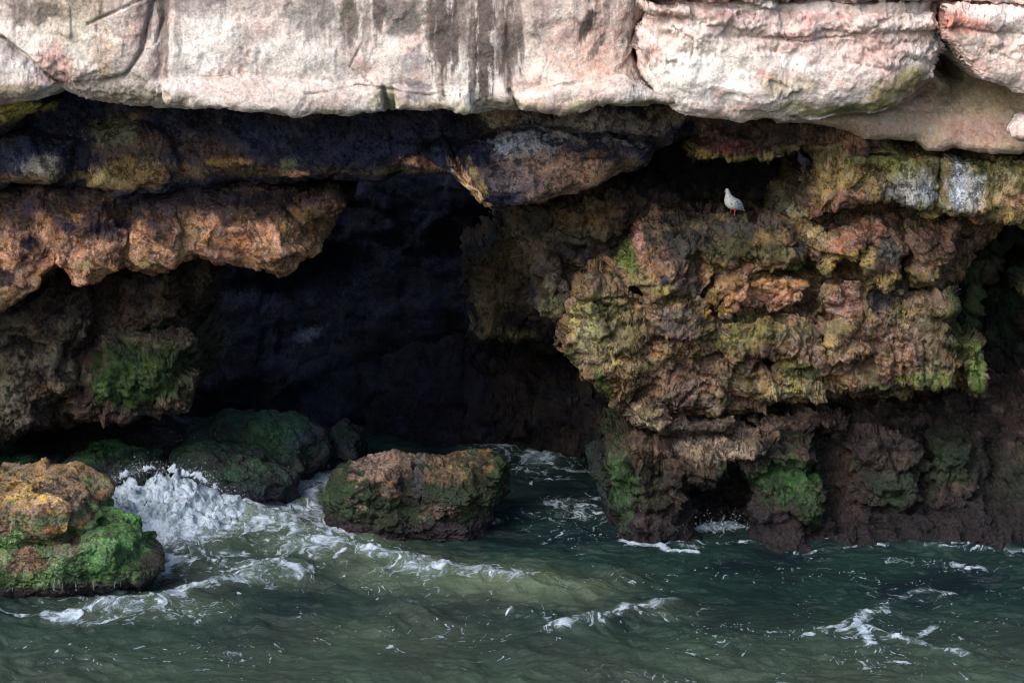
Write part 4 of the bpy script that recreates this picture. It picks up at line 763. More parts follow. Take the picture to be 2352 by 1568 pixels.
def base_b2(x, y, z):
    c = palette([(34, 62, 28), (26, 44, 26), (44, 76, 32), (44, 38, 32)], x, y, z, .2, 173, 5)
    m = sst(.17, .24, fbm(x / .18, y / .18, z / .10, 6, 174, .75) - .0) * .9
    c = c * (1 - m[..., None]) + palette([(132, 108, 98), (98, 68, 52), (118, 90, 78)], x, y, z, .06, 175, 6) * m[..., None]
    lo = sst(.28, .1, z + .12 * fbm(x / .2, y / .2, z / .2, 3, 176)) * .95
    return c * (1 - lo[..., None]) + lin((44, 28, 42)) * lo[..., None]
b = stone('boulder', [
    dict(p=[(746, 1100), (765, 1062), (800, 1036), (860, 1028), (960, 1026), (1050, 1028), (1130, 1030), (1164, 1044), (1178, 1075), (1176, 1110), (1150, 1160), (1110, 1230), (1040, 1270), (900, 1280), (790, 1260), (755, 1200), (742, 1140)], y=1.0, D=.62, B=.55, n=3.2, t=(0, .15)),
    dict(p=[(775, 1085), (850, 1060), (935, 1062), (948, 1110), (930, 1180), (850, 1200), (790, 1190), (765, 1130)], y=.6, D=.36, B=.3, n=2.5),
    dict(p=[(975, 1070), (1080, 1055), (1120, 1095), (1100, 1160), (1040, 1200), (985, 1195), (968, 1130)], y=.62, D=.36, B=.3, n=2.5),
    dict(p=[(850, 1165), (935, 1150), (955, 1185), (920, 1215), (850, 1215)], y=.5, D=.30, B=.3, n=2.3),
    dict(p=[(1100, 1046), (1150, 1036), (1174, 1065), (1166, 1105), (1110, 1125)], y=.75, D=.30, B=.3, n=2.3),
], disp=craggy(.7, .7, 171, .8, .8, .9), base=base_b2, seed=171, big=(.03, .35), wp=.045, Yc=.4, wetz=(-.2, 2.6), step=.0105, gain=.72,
    patches=[(850, 1085, 70, 22, 0, (168, 132, 110), .85, 2.2), (960, 1040, 220, 16, 0, (30, 54, 26), .85), (770, 1100, 30, 60, 0, (34, 66, 28), .9), (980, 1140, 40, 50, 0, (24, 40, 26), .8, 1.6), (1060, 1120, 120, 30, 0, (30, 60, 28), .7, 2), (925, 1080, 40, 26, 0, (140, 108, 84), .7, 2), (905, 1120, 26, 30, 0, (128, 92, 72), .7, 2), (1030, 1095, 70, 16, 0, (140, 106, 70), .6, 2.2),
             (1115, 1060, 26, 26, 0, (136, 84, 26), .8, 1.6), (1130, 1032, 40, 8, 0, (150, 100, 50), .8), (980, 1028, 120, 8, 0, (120, 84, 60), .6, 2.2), (1155, 1065, 20, 30, 0, (44, 72, 30), .9), (890, 1185, 60, 26, 0, (46, 70, 34), .9, 1), (1090, 1130, 60, 40, 0, (36, 58, 30), .8),
             (960, 1110, 14, 40, 0, (70, 66, 74), .8), (1020, 1165, 50, 20, 0, (112, 84, 76), .6, 2), (850, 1040, 90, 14, 0, (28, 46, 24), .8)])
tag(b, 'dark algae-green boulder with pinkish bare patches standing in the water at mid-frame', 'boulder')

def base_bg(x, y, z):
    c = palette([(22, 66, 34), (18, 50, 32), (16, 26, 38), (30, 28, 32)], x, y, z, .35, 183, 5)
    lo = sst(.5, .25, z + .12 * fbm(x / .2, y / .2, z / .2, 3, 186)) * .8
    return c * (1 - lo[..., None]) + lin((24, 24, 40)) * lo[..., None]
def bo(poly, y, seed, label, pts=(), **k):
    pz = [dict(p=poly, y=y, D=k.get('D', .6), B=k.get('B', .6), n=k.get('n', 2.5), t=k.get('t', (0, 0)))] + k.get('extra', [])
    o = stone('boulder', pz, k.get('base', base_bg), craggy(k.get('amp', .55), k.get('s', .8), seed, .3, .5), y - .4, patches=pts, mat=k.get('mat', M_WET), wetz=k.get('wetz', (-.2, 2.6)), seed=seed, step=.014, big=(.07, .5))
    return tag(o, label, 'boulder')
bo([(440, 960), (520, 925), (620, 916), (700, 932), (750, 965), (762, 1000), (755, 1060), (730, 1130), (600, 1160), (440, 1130)], 2.8, 181,
   'dark green rounded boulder deep in the cave mouth, highest of those behind the splash', pts=[(640, 970, 90, 34, -16, (22, 92, 52), .9, 1), (520, 945, 60, 20, 0, (26, 44, 36), .7), (700, 1010, 40, 20, 0, (24, 38, 56), .6)])
bo([(400, 1020), (470, 992), (560, 990), (620, 1010), (670, 1040), (690, 1080), (680, 1140), (560, 1190), (420, 1170)], 1.9, 191,
   'blackish wet boulder right of the white splash, below the rounded green one', pts=[(480, 1005, 60, 16, 0, (24, 50, 36), .8)])
bo([(60, 1055), (120, 1024), (220, 1010), (320, 1008), (390, 1022), (420, 1060), (400, 1120), (240, 1150), (60, 1140)], 2.0, 201,
   'low moss-green slab directly behind the large ochre boulder', D=.7, n=3.2, pts=[(240, 1030, 150, 30, 0, (40, 96, 36), .95, 1.0), (370, 1050, 40, 16, 0, (70, 50, 46), .5, 2)])
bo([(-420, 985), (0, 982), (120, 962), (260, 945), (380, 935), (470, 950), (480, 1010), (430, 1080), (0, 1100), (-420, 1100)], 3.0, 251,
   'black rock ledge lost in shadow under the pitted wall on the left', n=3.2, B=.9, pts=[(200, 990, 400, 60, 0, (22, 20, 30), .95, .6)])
bo([(-420, 1020), (0, 1022), (100, 1016), (200, 1030), (260, 1060), (240, 1150), (0, 1200), (-420, 1200)], 1.9, 211,
   'black-brown low rock at the left edge below the pitted wall', pts=[(60, 1035, 160, 20, 0, (34, 24, 30), .9)])
bo([(1338, 1010), (1360, 990), (1410, 985), (1450, 1000), (1460, 1100), (1440, 1180), (1390, 1170), (1362, 1110), (1342, 1070)], 1.5, 221,
   'narrow dark green boulder tucked beside the foot of the right-hand cliff', D=.4, B=.3, pts=[(1380, 1050, 40, 50, 0, (22, 44, 36), .9, .8), (1400, 995, 30, 6, 0, (96, 72, 50), .6)])
bo([(770, 965), (800, 950), (830, 965), (840, 1020), (830, 1080), (760, 1080)], 3.4, 231,
   'small black rock behind the middle boulder in the cave', r=.2, R=.4)
bo([(2300, 280), (2320, 262), (2360, 250), (2430, 262), (2450, 300), (2420, 330), (2350, 328), (2310, 312)], -1.0, 241,
   'pale pink rounded rock knob jutting out at the right edge under the ledge', D=.35, B=.6, s=.5, amp=.5, wetz=None, base=lambda x, y, z: palette([(178, 148, 138), (186, 164, 156)], x, y, z, .2, 9, 4), mat=M_PALE)

# ------------------------------------------------------------------ water
def water_mat():
    m = bpy.data.materials.new('sea_water'); m.use_nodes = True; t = m.node_tree; N = t.nodes; Lk = t.links
    b = N['Principled BSDF']
    tc = N.new('ShaderNodeTexCoord')
    fo = N.new('ShaderNodeAttribute'); fo.attribute_name = 'foam'
    mi = N.new('ShaderNodeAttribute'); mi.attribute_name = 'milk_light'
    spt = N.new('ShaderNodeAttribute'); spt.attribute_name = 'spots'
    def math_(op, a, b_=None, c=None, clamp=False):
        n = N.new('ShaderNodeMath'); n.operation = op; n.use_clamp = clamp
        for i, q in enumerate((a, b_, c)):
            if q is None: continue
            if isinstance(q, (int, float)): n.inputs[i].default_value = q
            else: Lk.new(q, n.inputs[i])
        return n.outputs[0]
    def rng_(x, a, b_, c=0., d=1.):
        n = N.new('ShaderNodeMapRange'); n.interpolation_type = 'SMOOTHSTEP'; Lk.new(x, n.inputs[0])
        for i, q in enumerate((a, b_, c, d)):
            if isinstance(q, (int, float)): n.inputs[i + 1].default_value = q
            else: Lk.new(q, n.inputs[i + 1])
        return n.outputs[0]
    # warped coordinates so that the foam reads as dragged lace
    wn = N.new('ShaderNodeTexNoise'); wn.inputs['Scale'].default_value = 2.2; wn.inputs['Detail'].default_value = 5; Lk.new(tc.outputs['Object'], wn.inputs['Vector'])
    vm = N.new('ShaderNodeVectorMath'); vm.operation = 'MULTIPLY_ADD'; Lk.new(wn.outputs['Color'], vm.inputs[0]); vm.inputs[1].default_value = (.9, .9, 0); Lk.new(tc.outputs['Object'], vm.inputs[2])
    mp = N.new('ShaderNodeMapping'); mp.inputs['Scale'].default_value = (1, .62, .3); mp.inputs['Rotation'].default_value = (0, 0, .2); Lk.new(vm.outputs[0], mp.inputs['Vector'])
    v1 = N.new('ShaderNodeTexVoronoi'); v1.feature = 'DISTANCE_TO_EDGE'; v1.inputs['Scale'].default_value = 5.0; Lk.new(mp.outputs[0], v1.inputs['Vector'])
    v2 = N.new('ShaderNodeTexVoronoi'); v2.feature = 'DISTANCE_TO_EDGE'; v2.inputs['Scale'].default_value = 13.0; Lk.new(mp.outputs[0], v2.inputs['Vector'])
    n3 = N.new('ShaderNodeTexNoise'); n3.inputs['Scale'].default_value = 9; n3.inputs['Detail'].default_value = 8; n3.inputs['Roughness'].default_value = .72; Lk.new(mp.outputs[0], n3.inputs['Vector'])
    fil1 = rng_(v1.outputs['Distance'], .0, .11, 1., 0.); fil2 = rng_(v2.outputs['Distance'], .0, .16, 1., 0.)
    lace = math_('ADD', math_('MULTIPLY', fil1, .34), math_('MULTIPLY', fil2, .16))
    lace = math_('ADD', lace, math_('MULTIPLY_ADD', n3.outputs[0], 3.2, -1.38))
    T = math_('MULTIPLY_ADD', fo.outputs['Fac'], -1.15, 1.02)
    fm = rng_(math_('SUBTRACT', lace, T), 0.0, .42)
    fm = math_('MULTIPLY', fm, rng_(fo.outputs['Fac'], .02, .25))
    # loose bubbles
    mp2 = N.new('ShaderNodeMapping'); mp2.inputs['Scale'].default_value = (1, .55, 0.2); Lk.new(vm.outputs[0], mp2.inputs['Vector'])
    v3 = N.new('ShaderNodeTexVoronoi'); v3.inputs['Scale'].default_value = 30; Lk.new(mp2.outputs[0], v3.inputs['Vector'])
    sc_ = N.new('ShaderNodeSeparateColor'); Lk.new(v3.outputs['Color'], sc_.inputs[0])
    rad = math_('MULTIPLY', math_('POWER', sc_.outputs[0], 3.0), .46)
    n4 = N.new('ShaderNodeTexNoise'); n4.inputs['Scale'].default_value = 1.9; n4.inputs['Detail'].default_value = 4; Lk.new(tc.outputs['Object'], n4.inputs['Vector'])
    gate = rng_(math_('ADD', n4.outputs[0], math_('MULTIPLY', spt.outputs['Fac'], .28)), .55, .70)
    rad = math_('MULTIPLY', rad, gate)
    dots = math_('MULTIPLY', rng_(math_('SUBTRACT', rad, v3.outputs['Distance']), 0.0, .08), .8)
    F = math_('MAXIMUM', fm, dots)
    # colours
    base = N.new('ShaderNodeMix'); base.data_type = 'RGBA'
    n5 = N.new('ShaderNodeTexNoise'); n5.inputs['Scale'].default_value = .8; n5.inputs['Detail'].default_value = 3; Lk.new(tc.outputs['Object'], n5.inputs['Vector'])
    base.inputs[6].default_value = (.004, .009, .012, 1); base.inputs[7].default_value = (.008, .021, .018, 1)
    Lk.new(rng_(n5.outputs[0], .35, .65), base.inputs[0])
    mk = N.new('ShaderNodeMix'); mk.data_type = 'RGBA'; Lk.new(mi.outputs['Fac'], mk.inputs[0]); Lk.new(base.outputs[2], mk.inputs[6]); mk.inputs[7].default_value = (.066, .090, .058, 1)
    film = rng_(math_('ADD', n3.outputs[0], math_('MULTIPLY_ADD', fo.outputs['Fac'], .75, -.42)), .40, .95)
    fl = N.new('ShaderNodeMix'); fl.data_type = 'RGBA'; Lk.new(math_('MULTIPLY', film, .8), fl.inputs[0]); Lk.new(mk.outputs[2], fl.inputs[6]); fl.inputs[7].default_value = (.20, .26, .25, 1)
    n7 = N.new('ShaderNodeTexNoise'); n7.inputs['Scale'].default_value = 7; n7.inputs['Detail'].default_value = 7; n7.inputs['Roughness'].default_value = .7; Lk.new(tc.outputs['Object'], n7.inputs['Vector'])
    fc = N.new('ShaderNodeMix'); fc.data_type = 'RGBA'; Lk.new(rng_(n7.outputs[0], .34, .62), fc.inputs[0]); fc.inputs[6].default_value = (.11, .16, .19, 1); fc.inputs[7].default_value = (.38, .44, .53, 1)
    cm = N.new('ShaderNodeMix'); cm.data_type = 'RGBA'; Lk.new(math_('MULTIPLY', F, .92), cm.inputs[0]); Lk.new(fl.outputs[2], cm.inputs[6]); Lk.new(fc.outputs[2], cm.inputs[7])
    Lk.new(cm.outputs[2], b.inputs['Base Color'])
    rr = N.new('ShaderNodeMapRange'); Lk.new(F, rr.inputs[0]); rr.inputs[3].default_value = .09; rr.inputs[4].default_value = .7
    Lk.new(rr.outputs[0], b.inputs['Roughness']); b.inputs['IOR'].default_value = 1.33; b.inputs['Specular IOR Level'].default_value = .30
    # ripples
    mp3 = N.new('ShaderNodeMapping'); mp3.inputs['Scale'].default_value = (.7, 1.1, 1); Lk.new(vm.outputs[0], mp3.inputs['Vector'])
    n6 = N.new('ShaderNodeTexNoise'); n6.inputs['Scale'].default_value = 9; n6.inputs['Detail'].default_value = 7; n6.inputs['Roughness'].default_value = .66; Lk.new(mp3.outputs[0], n6.inputs['Vector'])
    hh = math_('ADD', n6.outputs[0], math_('MULTIPLY', F, .25))
    bp = N.new('ShaderNodeBump'); bp.inputs['Strength'].default_value = .8; bp.inputs['Distance'].default_value = .05; Lk.new(hh, bp.inputs['Height']); Lk.new(bp.outputs[0], b.inputs['Normal'])
    return m
M_WATER = water_mat()
xs = np.concatenate([-np.geomspace(90, 7, 30), np.arange(-6.9, 6.9, .016), np.geomspace(7, 90, 30)]).astype(f4)
ys = np.concatenate([-np.geomspace(90, 6.6, 40), np.arange(-6.5, -.6, .017), np.arange(-.6, 1.6, .013), np.arange(1.6, 3, .024), np.arange(3, 9, .05)]).astype(f4)
X, Y = np.meshgrid(xs, ys, indexing='ij')
def waves(X, Y):
    z0 = 0 * X
    wx = .25 * fbm(X / 1.2, Y / 1.2, z0, 3, 301); wy = .35 * fbm(X / 1.2, Y / 1.2, z0 + 4, 3, 302)
    h = .10 * fbm((X + wx) / 1.7, (Y + wy) / .95, z0, 3, 303, .5)
    r = fbm((X + wx + .3 * Y) / .85, (Y + wy) / .55, z0, 3, 304, .5, ridge=True)
    h += .055 * (r - .3) * sst(-.3, .3, fbm(X / 2, Y / 1.4, z0, 2, 305) + .15)
    h += .016 * fbm((X + wx) / .2, (Y + wy) / .13, z0, 3, 306, .55)
    h += .012 * fbm((X + wx) / .3, (Y + wy) / .2, z0, 3, 307, .6, ridge=True)
    return h
H = waves(X, Y) * 1.3
calm = sst(1.5, 4.0, Y); H = H * (1 - .5 * calm)
foam = np.zeros_like(X); milk_light = np.zeros_like(X); spots = np.zeros_like(X)
wxx = .10 * fbm(X / .5, Y / .5, 0 * X, 4, 311) ; wyy = .22 * fbm(X / .5, Y / .5, 0 * X + 3, 4, 312)
Xf, Yf = X + wxx, Y + wyy
SN = np.clip(.5 + 1.1 * fbm(X / .35, Y / .5, 0 * X, 4, 345, .6), .05, 1.2)
def stroke(pts, wid, dens, mk=0.0, h=0.0, hw=None):
    """width in metres across, stretched in depth"""
    q = [XY(u, v) for (u, v) in pts]
    global foam, milk_light, H
    d, t = dist_line(Xf, Yf, q)
    wid = wid * 1.5 * (.35 + 1.3 * SN); dens = dens * .95; k = np.exp(-(d / wid) ** 2)
    foam = np.maximum(foam, dens * k)
    if mk: milk_light = np.maximum(milk_light, mk * np.exp(-(d / (wid * 1.7)) ** 2))
    if h: H = H + h * np.exp(-(d / (hw or wid)) ** 2)
S = stroke
S([(430, 1120), (520, 1160), (600, 1200), (690, 1240), (780, 1268), (860, 1288), (980, 1308), (1100, 1328), (1180, 1340)], .20, .60, .8, .07, .35)
S([(560, 1190), (700, 1215), (800, 1262)], .30, .55, .6)
S([(420, 1150), (520, 1180), (620, 1150), (730, 1115)], .45, .78, .6, .10, .5)
S([(330, 1200), (400, 1235), (460, 1240)], .30, .9, .6)
S([(700, 1150), (735, 1190), (780, 1235)], .14, .75, .3)
S([(500, 1215), (560, 1235), (620, 1230)], .25, .55, .4)
S([(850, 1290), (1000, 1325), (1200, 1352), (1320, 1362)], .22, .30, .75, .05, .35)
S([(900, 1340), (1050, 1370), (1150, 1390)], .30, .22, .25)
S([(0, 1352), (120, 1362), (230, 1352), (330, 1322), (400, 1290)], .16, .86, .2)
S([(160, 1425), (240, 1400), (310, 1378), (400, 1378), (450, 1355), (560, 1338), (620, 1318), (690, 1320)], .13, .68, .4, .08, .2)
S([(150, 1425), (250, 1425), (340, 1410)], .10, .60, .3)
S([(0, 1400), (60, 1412), (120, 1410)], .07, .6)
S([(380, 1290), (470, 1270), (560, 1285), (660, 1300)], .12, .45, .1)
S([(540, 1240), (640, 1290), (700, 1330)], .10, .45, .1)
S([(1570, 1216), (1640, 1206), (1710, 1212)], .12, .9, .2, .05)
S([(1440, 1256), (1520, 1262), (1600, 1270)], .06, .85, 0, .03)
S([(1550, 1250), (1600, 1258)], .06, .5)
S([(1160, 1022), (1250, 1012), (1340, 1006)], .30, .85, .2, .06)
S([(1190, 1045), (1270, 1050), (1350, 1040)], .25, .5)
S([(1200, 1075), (1300, 1085), (1370, 1080)], .18, .5)
S([(1245, 1105), (1290, 1100)], .2, .45)
S([(1250, 1170), (1290, 1160), (1370, 1152)], .12, .55)
S([(1290, 1200), (1330, 1220), (1400, 1215)], .3, .35)
S([(1250, 1250), (1330, 1245), (1420, 1230), (1540, 1240)], .10, .34)
S([(1290, 1462), (1380, 1440), (1450, 1415), (1540, 1396)], .12, .62, .1, .10, .22)
S([(1140, 1412), (1230, 1418), (1300, 1440), (1380, 1448)], .09, .42, .1, .05, .2)
S([(880, 1440), (915, 1408), (980, 1420)], .12, .16, .25, .08, .2)
S([(1990, 1420), (1975, 1455), (2000, 1490)], .06, .74, .1, .06, .15)
S([(1890, 1462), (1950, 1440), (2030, 1398), (2110, 1370), (2180, 1385)], .09, .50, 0, .06, .2)
S([(2000, 1455), (2080, 1475), (2150, 1490), (2210, 1505)], .08, .60, 0, .04)
S([(1930, 1450), (1960, 1475)], .08, .5)
S([(2110, 1450), (2140, 1440)], .06, .7)
S([(1660, 1445), (1760, 1455), (1860, 1470)], .05, .42)
S([(1560, 1250), (1700, 1240), (1850, 1262), (2000, 1258), (2150, 1262), (2352, 1270)], .05, .45)
S([(760, 1222), (900, 1230), (1050, 1226), (1150, 1200)], .05, .55)
S([(1405, 1200), (1450, 1240), (1540, 1252), (1580, 1240)], .05, .55)
S([(1760, 1232), (1900, 1245), (2100, 1255), (2352, 1262)], .045, .5)
S([(2050, 1285), (2150, 1300), (2300, 1310)], .12, .38)
S([(1950, 1248), (2000, 1252)], .06, .7)
S([(1700, 1290), (1850, 1305), (1960, 1310)], .08, .36)
S([(1420, 1545), (1650, 1560), (1800, 1568)], .10, .42)
S([(1900, 1520), (2100, 1540)], .12, .36)
# churned areas
for (u, v, ru, rv, dn, mk) in [(420, 1190, 150, 50, .9, .8), (640, 1150, 120, 34, .74, .7), (560, 1215, 170, 40, .66, .8), (740, 1262, 180, 30, .68, .8), (980, 1318, 230, 26, .60, .9), (1180, 1348, 210, 30, .25, 1.3), (1330, 1360, 90, 12, .1, 1.0),
                               (200, 1350, 160, 26, .70, .4), (330, 1400, 230, 40, .55, .6), (560, 1320, 190, 40, .50, .3), (460, 1270, 120, 30, .5, .2), (1260, 1050, 110, 40, .58, .1), (1300, 1180, 130, 50, .42, 0), (430, 1260, 90, 24, .62, .3), (900, 1290, 120, 22, .6, .7), (750, 1205, 50, 40, .8, .3), (1640, 1212, 90, 12, .7, .2),
                               (1500, 1410, 130, 30, .40, .3), (2000, 1460, 140, 50, .34, .1), (2100, 1385, 160, 26, .3, 0), (900, 1470, 300, 60, .14, .5), (700, 1190, 60, 40, .7, .3)]:
    x0, y0 = XY(u, v); x1, _ = XY(u + ru, v); _, y1 = XY(u, v - rv)
    g = np.exp(-((Xf - x0) / (x1 - x0)) ** 2 - ((Yf - y0) / (y1 - y0)) ** 2)
    foam = np.maximum(foam, dn * g); milk_light = np.maximum(milk_light, mk * g)
foam = foam * (.85 + .85 * (fbm(X / .45, Y / .7, 0 * X, 5, 341, .6) + .5))
cr = fbm((X + .25 * fbm(X / 1.2, Y / 1.2, 0 * X, 3, 301) + .3 * Y) / .85, (Y + .35 * fbm(X / 1.2, Y / 1.2, 0 * X + 4, 3, 302)) / .55, 0 * X, 3, 304, .5, ridge=True)
foam = np.maximum(foam, .5 * sst(.62, .95, cr) * sst(.0, .3, fbm(X / 1.1, Y / .9, 0 * X, 3, 347)) * sst(2.5, 1.0, Y))
foam = np.maximum(foam, .16 * sst(-.1, .3, fbm(X / .9, Y / .9, 0 * X, 3, 321)) * sst(2.5, 1.0, Y))
for (u, v, ru, rv, s) in [(380, 1500, 330, 45, 1), (1680, 1470, 160, 45, 1.2), (1100, 1450, 330, 50, .8), (1350, 1235, 120, 30, 1), (2000, 1330, 350, 50, .7), (2150, 1540, 300, 40, .8), (1600, 1320, 260, 36, .8), (700, 1400, 200, 40, .6), (2150, 1440, 250, 60, .8)]:
    x0, y0 = XY(u, v); x1, _ = XY(u + ru, v); _, y1 = XY(u, v + rv)
    spots = np.maximum(spots, s * np.exp(-((X - x0) / (x1 - x0)) ** 2 - ((Y - y0) / (y1 - y0)) ** 2))
# light on the open foreground water, painted in as a paler colour
milk_light = np.clip(np.maximum(milk_light * .95, .34 * sst(-1.6, -4.4, Y + .6 * fbm(X / 1.5, Y / .8, 0 * X, 3, 331))), 0, 1)
# the breaker thrown up behind the left boulder
cu = np.interp(X, [-4.95, -4.62, -4.3, -3.9, -3.55, -3.3, -3.0, -2.7, -2.2], [.22, .42, .55, .60, .52, .34, .16, .06, 0]).astype(f4); cu = np.where((X < -5.3) | (X > -2.2), 0, cu)
cu = cu * (1 + .22 * fbm(X / .2, Y / .3, 0 * X, 4, 351, .6) * 2)
yc_ = .85 + .12 * fbm(X / .5, 0 * X, 0 * X, 3, 352)
m_ = cu * np.where(Y < yc_, np.exp(-((Y - yc_) / .62) ** 2), np.exp(-((Y - yc_) / .16) ** 2))
w_ = .1 * fbm(X / .25, Y / .25, 0 * X, 3, 353)
rough = fbm((X + w_) / .2, (Y + w_) / .16, m_ / .13, 6, 354, .68) + .7 * (.4 - cell('f1', X + w_, Y * 1.3, m_ * 1.8, .12, 3)) + .3 * (.4 - cell('f1', X + w_, Y * 1.3, m_ * 1.8, .05, 5))
H = H + m_ + np.clip(m_ * 3, 0, 1) * .16 * rough
foam = np.maximum(foam, np.clip(m_ * 7, 0, 1.25)); milk_light = np.maximum(milk_light, np.clip(m_ * 6, 0, .9))
H = H + .035 * np.clip(foam - .25, 0, 1) * fbm((X + w_) / .12, (Y + w_) / .09, 0 * X, 5, 355, .65)
px_ = np.clip(m_ * 4, 0, 1) * .10
P = np.stack([X + px_ * fbm(X / .15, Y / .12, H / .12, 4, 356, .6), Y + px_ * fbm(X / .15, Y / .12, H / .12 + 9, 4, 357, .6), H], -1)
wt = grid_mesh('water', P, None, dict(foam=foam, milk_light=milk_light, spots=spots), M_WATER); tag(wt, kind='structure')
sb_me = bpy.data.meshes.new('seabed'); sb_me.from_pydata([(-90, -90, -2), (90, -90, -2), (90, 14, -2), (-90, 14, -2)], [], [(0, 1, 2, 3)])
sbm = bpy.data.materials.new('silt'); sbm.use_nodes = True; sbm.node_tree.nodes['Principled BSDF'].inputs['Base Color'].default_value = (.1, .1, .07, 1); sb_me.materials.append(sbm)
sbo = bpy.data.objects.new('seabed', sb_me); scene.collection.objects.link(sbo); tag(sbo, kind='structure')
def water_h(x, y):
    i = np.clip(np.searchsorted(xs, x), 0, len(xs) - 1); j = np.clip(np.searchsorted(ys, y), 0, len(ys) - 1); return float(H[i, j])

# ------------------------------------------------------------------ breaking splash
def foam_mat():
    m = bpy.data.materials.new('white_water'); m.use_nodes = True; N = m.node_tree.nodes; Lk = m.node_tree.links; b = N['Principled BSDF']
    tc = N.new('ShaderNodeTexCoord'); n = N.new('ShaderNodeTexNoise'); n.inputs['Scale'].default_value = 14; n.inputs['Detail'].default_value = 8; n.inputs['Roughness'].default_value = .7
    Lk.new(tc.outputs['Object'], n.inputs['Vector'])
    r = N.new('ShaderNodeValToRGB'); r.color_ramp.elements[0].position = .36; r.color_ramp.elements[0].color = (.20, .27, .29, 1)
    r.color_ramp.elements[1].position = .6; r.color_ramp.elements[1].color = (.66, .72, .80, 1); Lk.new(n.outputs[0], r.inputs[0]); Lk.new(r.outputs[0], b.inputs['Base Color'])
    bp = N.new('ShaderNodeBump'); bp.inputs['Strength'].default_value = .9; bp.inputs['Distance'].default_value = .04; Lk.new(n.outputs[0], bp.inputs['Height']); Lk.new(bp.outputs[0], b.inputs['Normal'])
    b.inputs['Roughness'].default_value = .35
    return m
M_FOAM = foam_mat()
# droplets thrown up by the splash
def ico():
    t = (1 + 5 ** .5) / 2
    v = np.array([(-1, t, 0), (1, t, 0), (-1, -t, 0), (1, -t, 0), (0, -1, t), (0, 1, t), (0, -1, -t), (0, 1, -t), (t, 0, -1), (t, 0, 1), (-t, 0, -1), (-t, 0, 1)], float)
    v /= np.linalg.norm(v[0]); f = [(0, 11, 5), (0, 5, 1), (0, 1, 7), (0, 7, 10), (0, 10, 11), (1, 5, 9), (5, 11, 4), (11, 10, 2), (10, 7, 6), (7, 1, 8), (3, 9, 4), (3, 4, 2), (3, 2, 6), (3, 6, 8), (3, 8, 9), (4, 9, 5), (2, 4, 11), (6, 2, 10), (8, 6, 7), (9, 8, 1)]
    return v, np.array(f)
IV, IF = ico()
def blobs(name, pts, rad, mat, stretch=None):
    V = []; F = []
    for k, (p, r) in enumerate(zip(pts, rad)):
        s = np.array([1, 1, 1.0 if stretch is None else stretch[k]])
        V.append(IV * r * s + p); F.append(IF + 12 * k)
    me = bpy.data.meshes.new(name); me.from_pydata(np.concatenate(V).tolist(), [], np.concatenate(F).tolist())
    me.polygons.foreach_set('use_smooth', np.ones(len(me.polygons), bool)); me.materials.append(mat)
    o = bpy.data.objects.new(name, me); scene.collection.objects.link(o); return o
M_DROP = bpy.data.materials.new('water_drop'); M_DROP.use_nodes = True; bb = M_DROP.node_tree.nodes['Principled BSDF']
bb.inputs['Base Color'].default_value = (.34, .39, .46, 1); bb.inputs['Roughness'].default_value = .2
pts = []; rad = []
edge = [(246, 1112), (262, 1092), (300, 1080), (340, 1068), (390, 1072), (430, 1082), (460, 1088), (490, 1108), (525, 1138), (560, 1150)]
for k in range(3500):
    t_ = random.random() * (len(edge) - 1.001); i = int(t_); fr = t_ - i
    u = edge[i][0] * (1 - fr) + edge[i + 1][0] * fr; v = edge[i][1] * (1 - fr) + edge[i + 1][1] * fr
    off = abs(random.gauss(0, 1)) ** 1.5 * 9
    y_ = .8 + random.gauss(0, .15); x_, z_ = XZ(u + random.gauss(0, 7), v - off + 12 + random.gauss(0, 6), y_)
    pts.append((x_, y_, z_)); rad.append(.0008 + .0055 * random.random() ** 5)
for k in range(45):
    y_ = random.uniform(.3, 1.6); x_, z_ = XZ(random.uniform(300, 760), random.uniform(985, 1130), y_); pts.append((x_, y_, z_)); rad.append(.0015 + .0035 * random.random() ** 3)
for k in range(400):
    y_ = random.uniform(-.3, .3); x_, z_ = XZ(random.gauss(420, 50), random.gauss(1220, 22), y_); pts.append((x_, y_, max(z_, .02))); rad.append(.003 + .008 * random.random() ** 3)
for k in range(140):
    y_ = random.uniform(.15, .7); x_, z_ = XZ(random.gauss(1660, 40), 1215 - abs(random.gauss(0, 18)), y_); pts.append((x_, y_, max(z_, .02))); rad.append(.003 + .006 * random.random() ** 3)
for cl in range(26):    # torn tufts of water along the crest
    t_ = random.random() * (len(edge) - 1.001); i = int(t_); fr = t_ - i
    u = edge[i][0] * (1 - fr) + edge[i + 1][0] * fr; v = edge[i][1] * (1 - fr) + edge[i + 1][1] * fr + 8; y_ = .8
    a_ = random.uniform(-.9, .9); L_ = random.uniform(8, 34)
    for q in range(60):
        f = q / 60; uu = u + math.sin(a_) * L_ * f + random.gauss(0, 1.6 * (1 - f * .6)); vv = v - math.cos(a_) * L_ * f + 14 * f * f + random.gauss(0, 1.6)
        x_, z_ = XZ(uu, vv, y_ + random.gauss(0, .02)); pts.append((x_, y_, z_)); rad.append((.012 * (1 - f) + .003) * random.uniform(.5, 1.2))
tag(blobs('spray', pts, rad, M_DROP), kind='stuff')

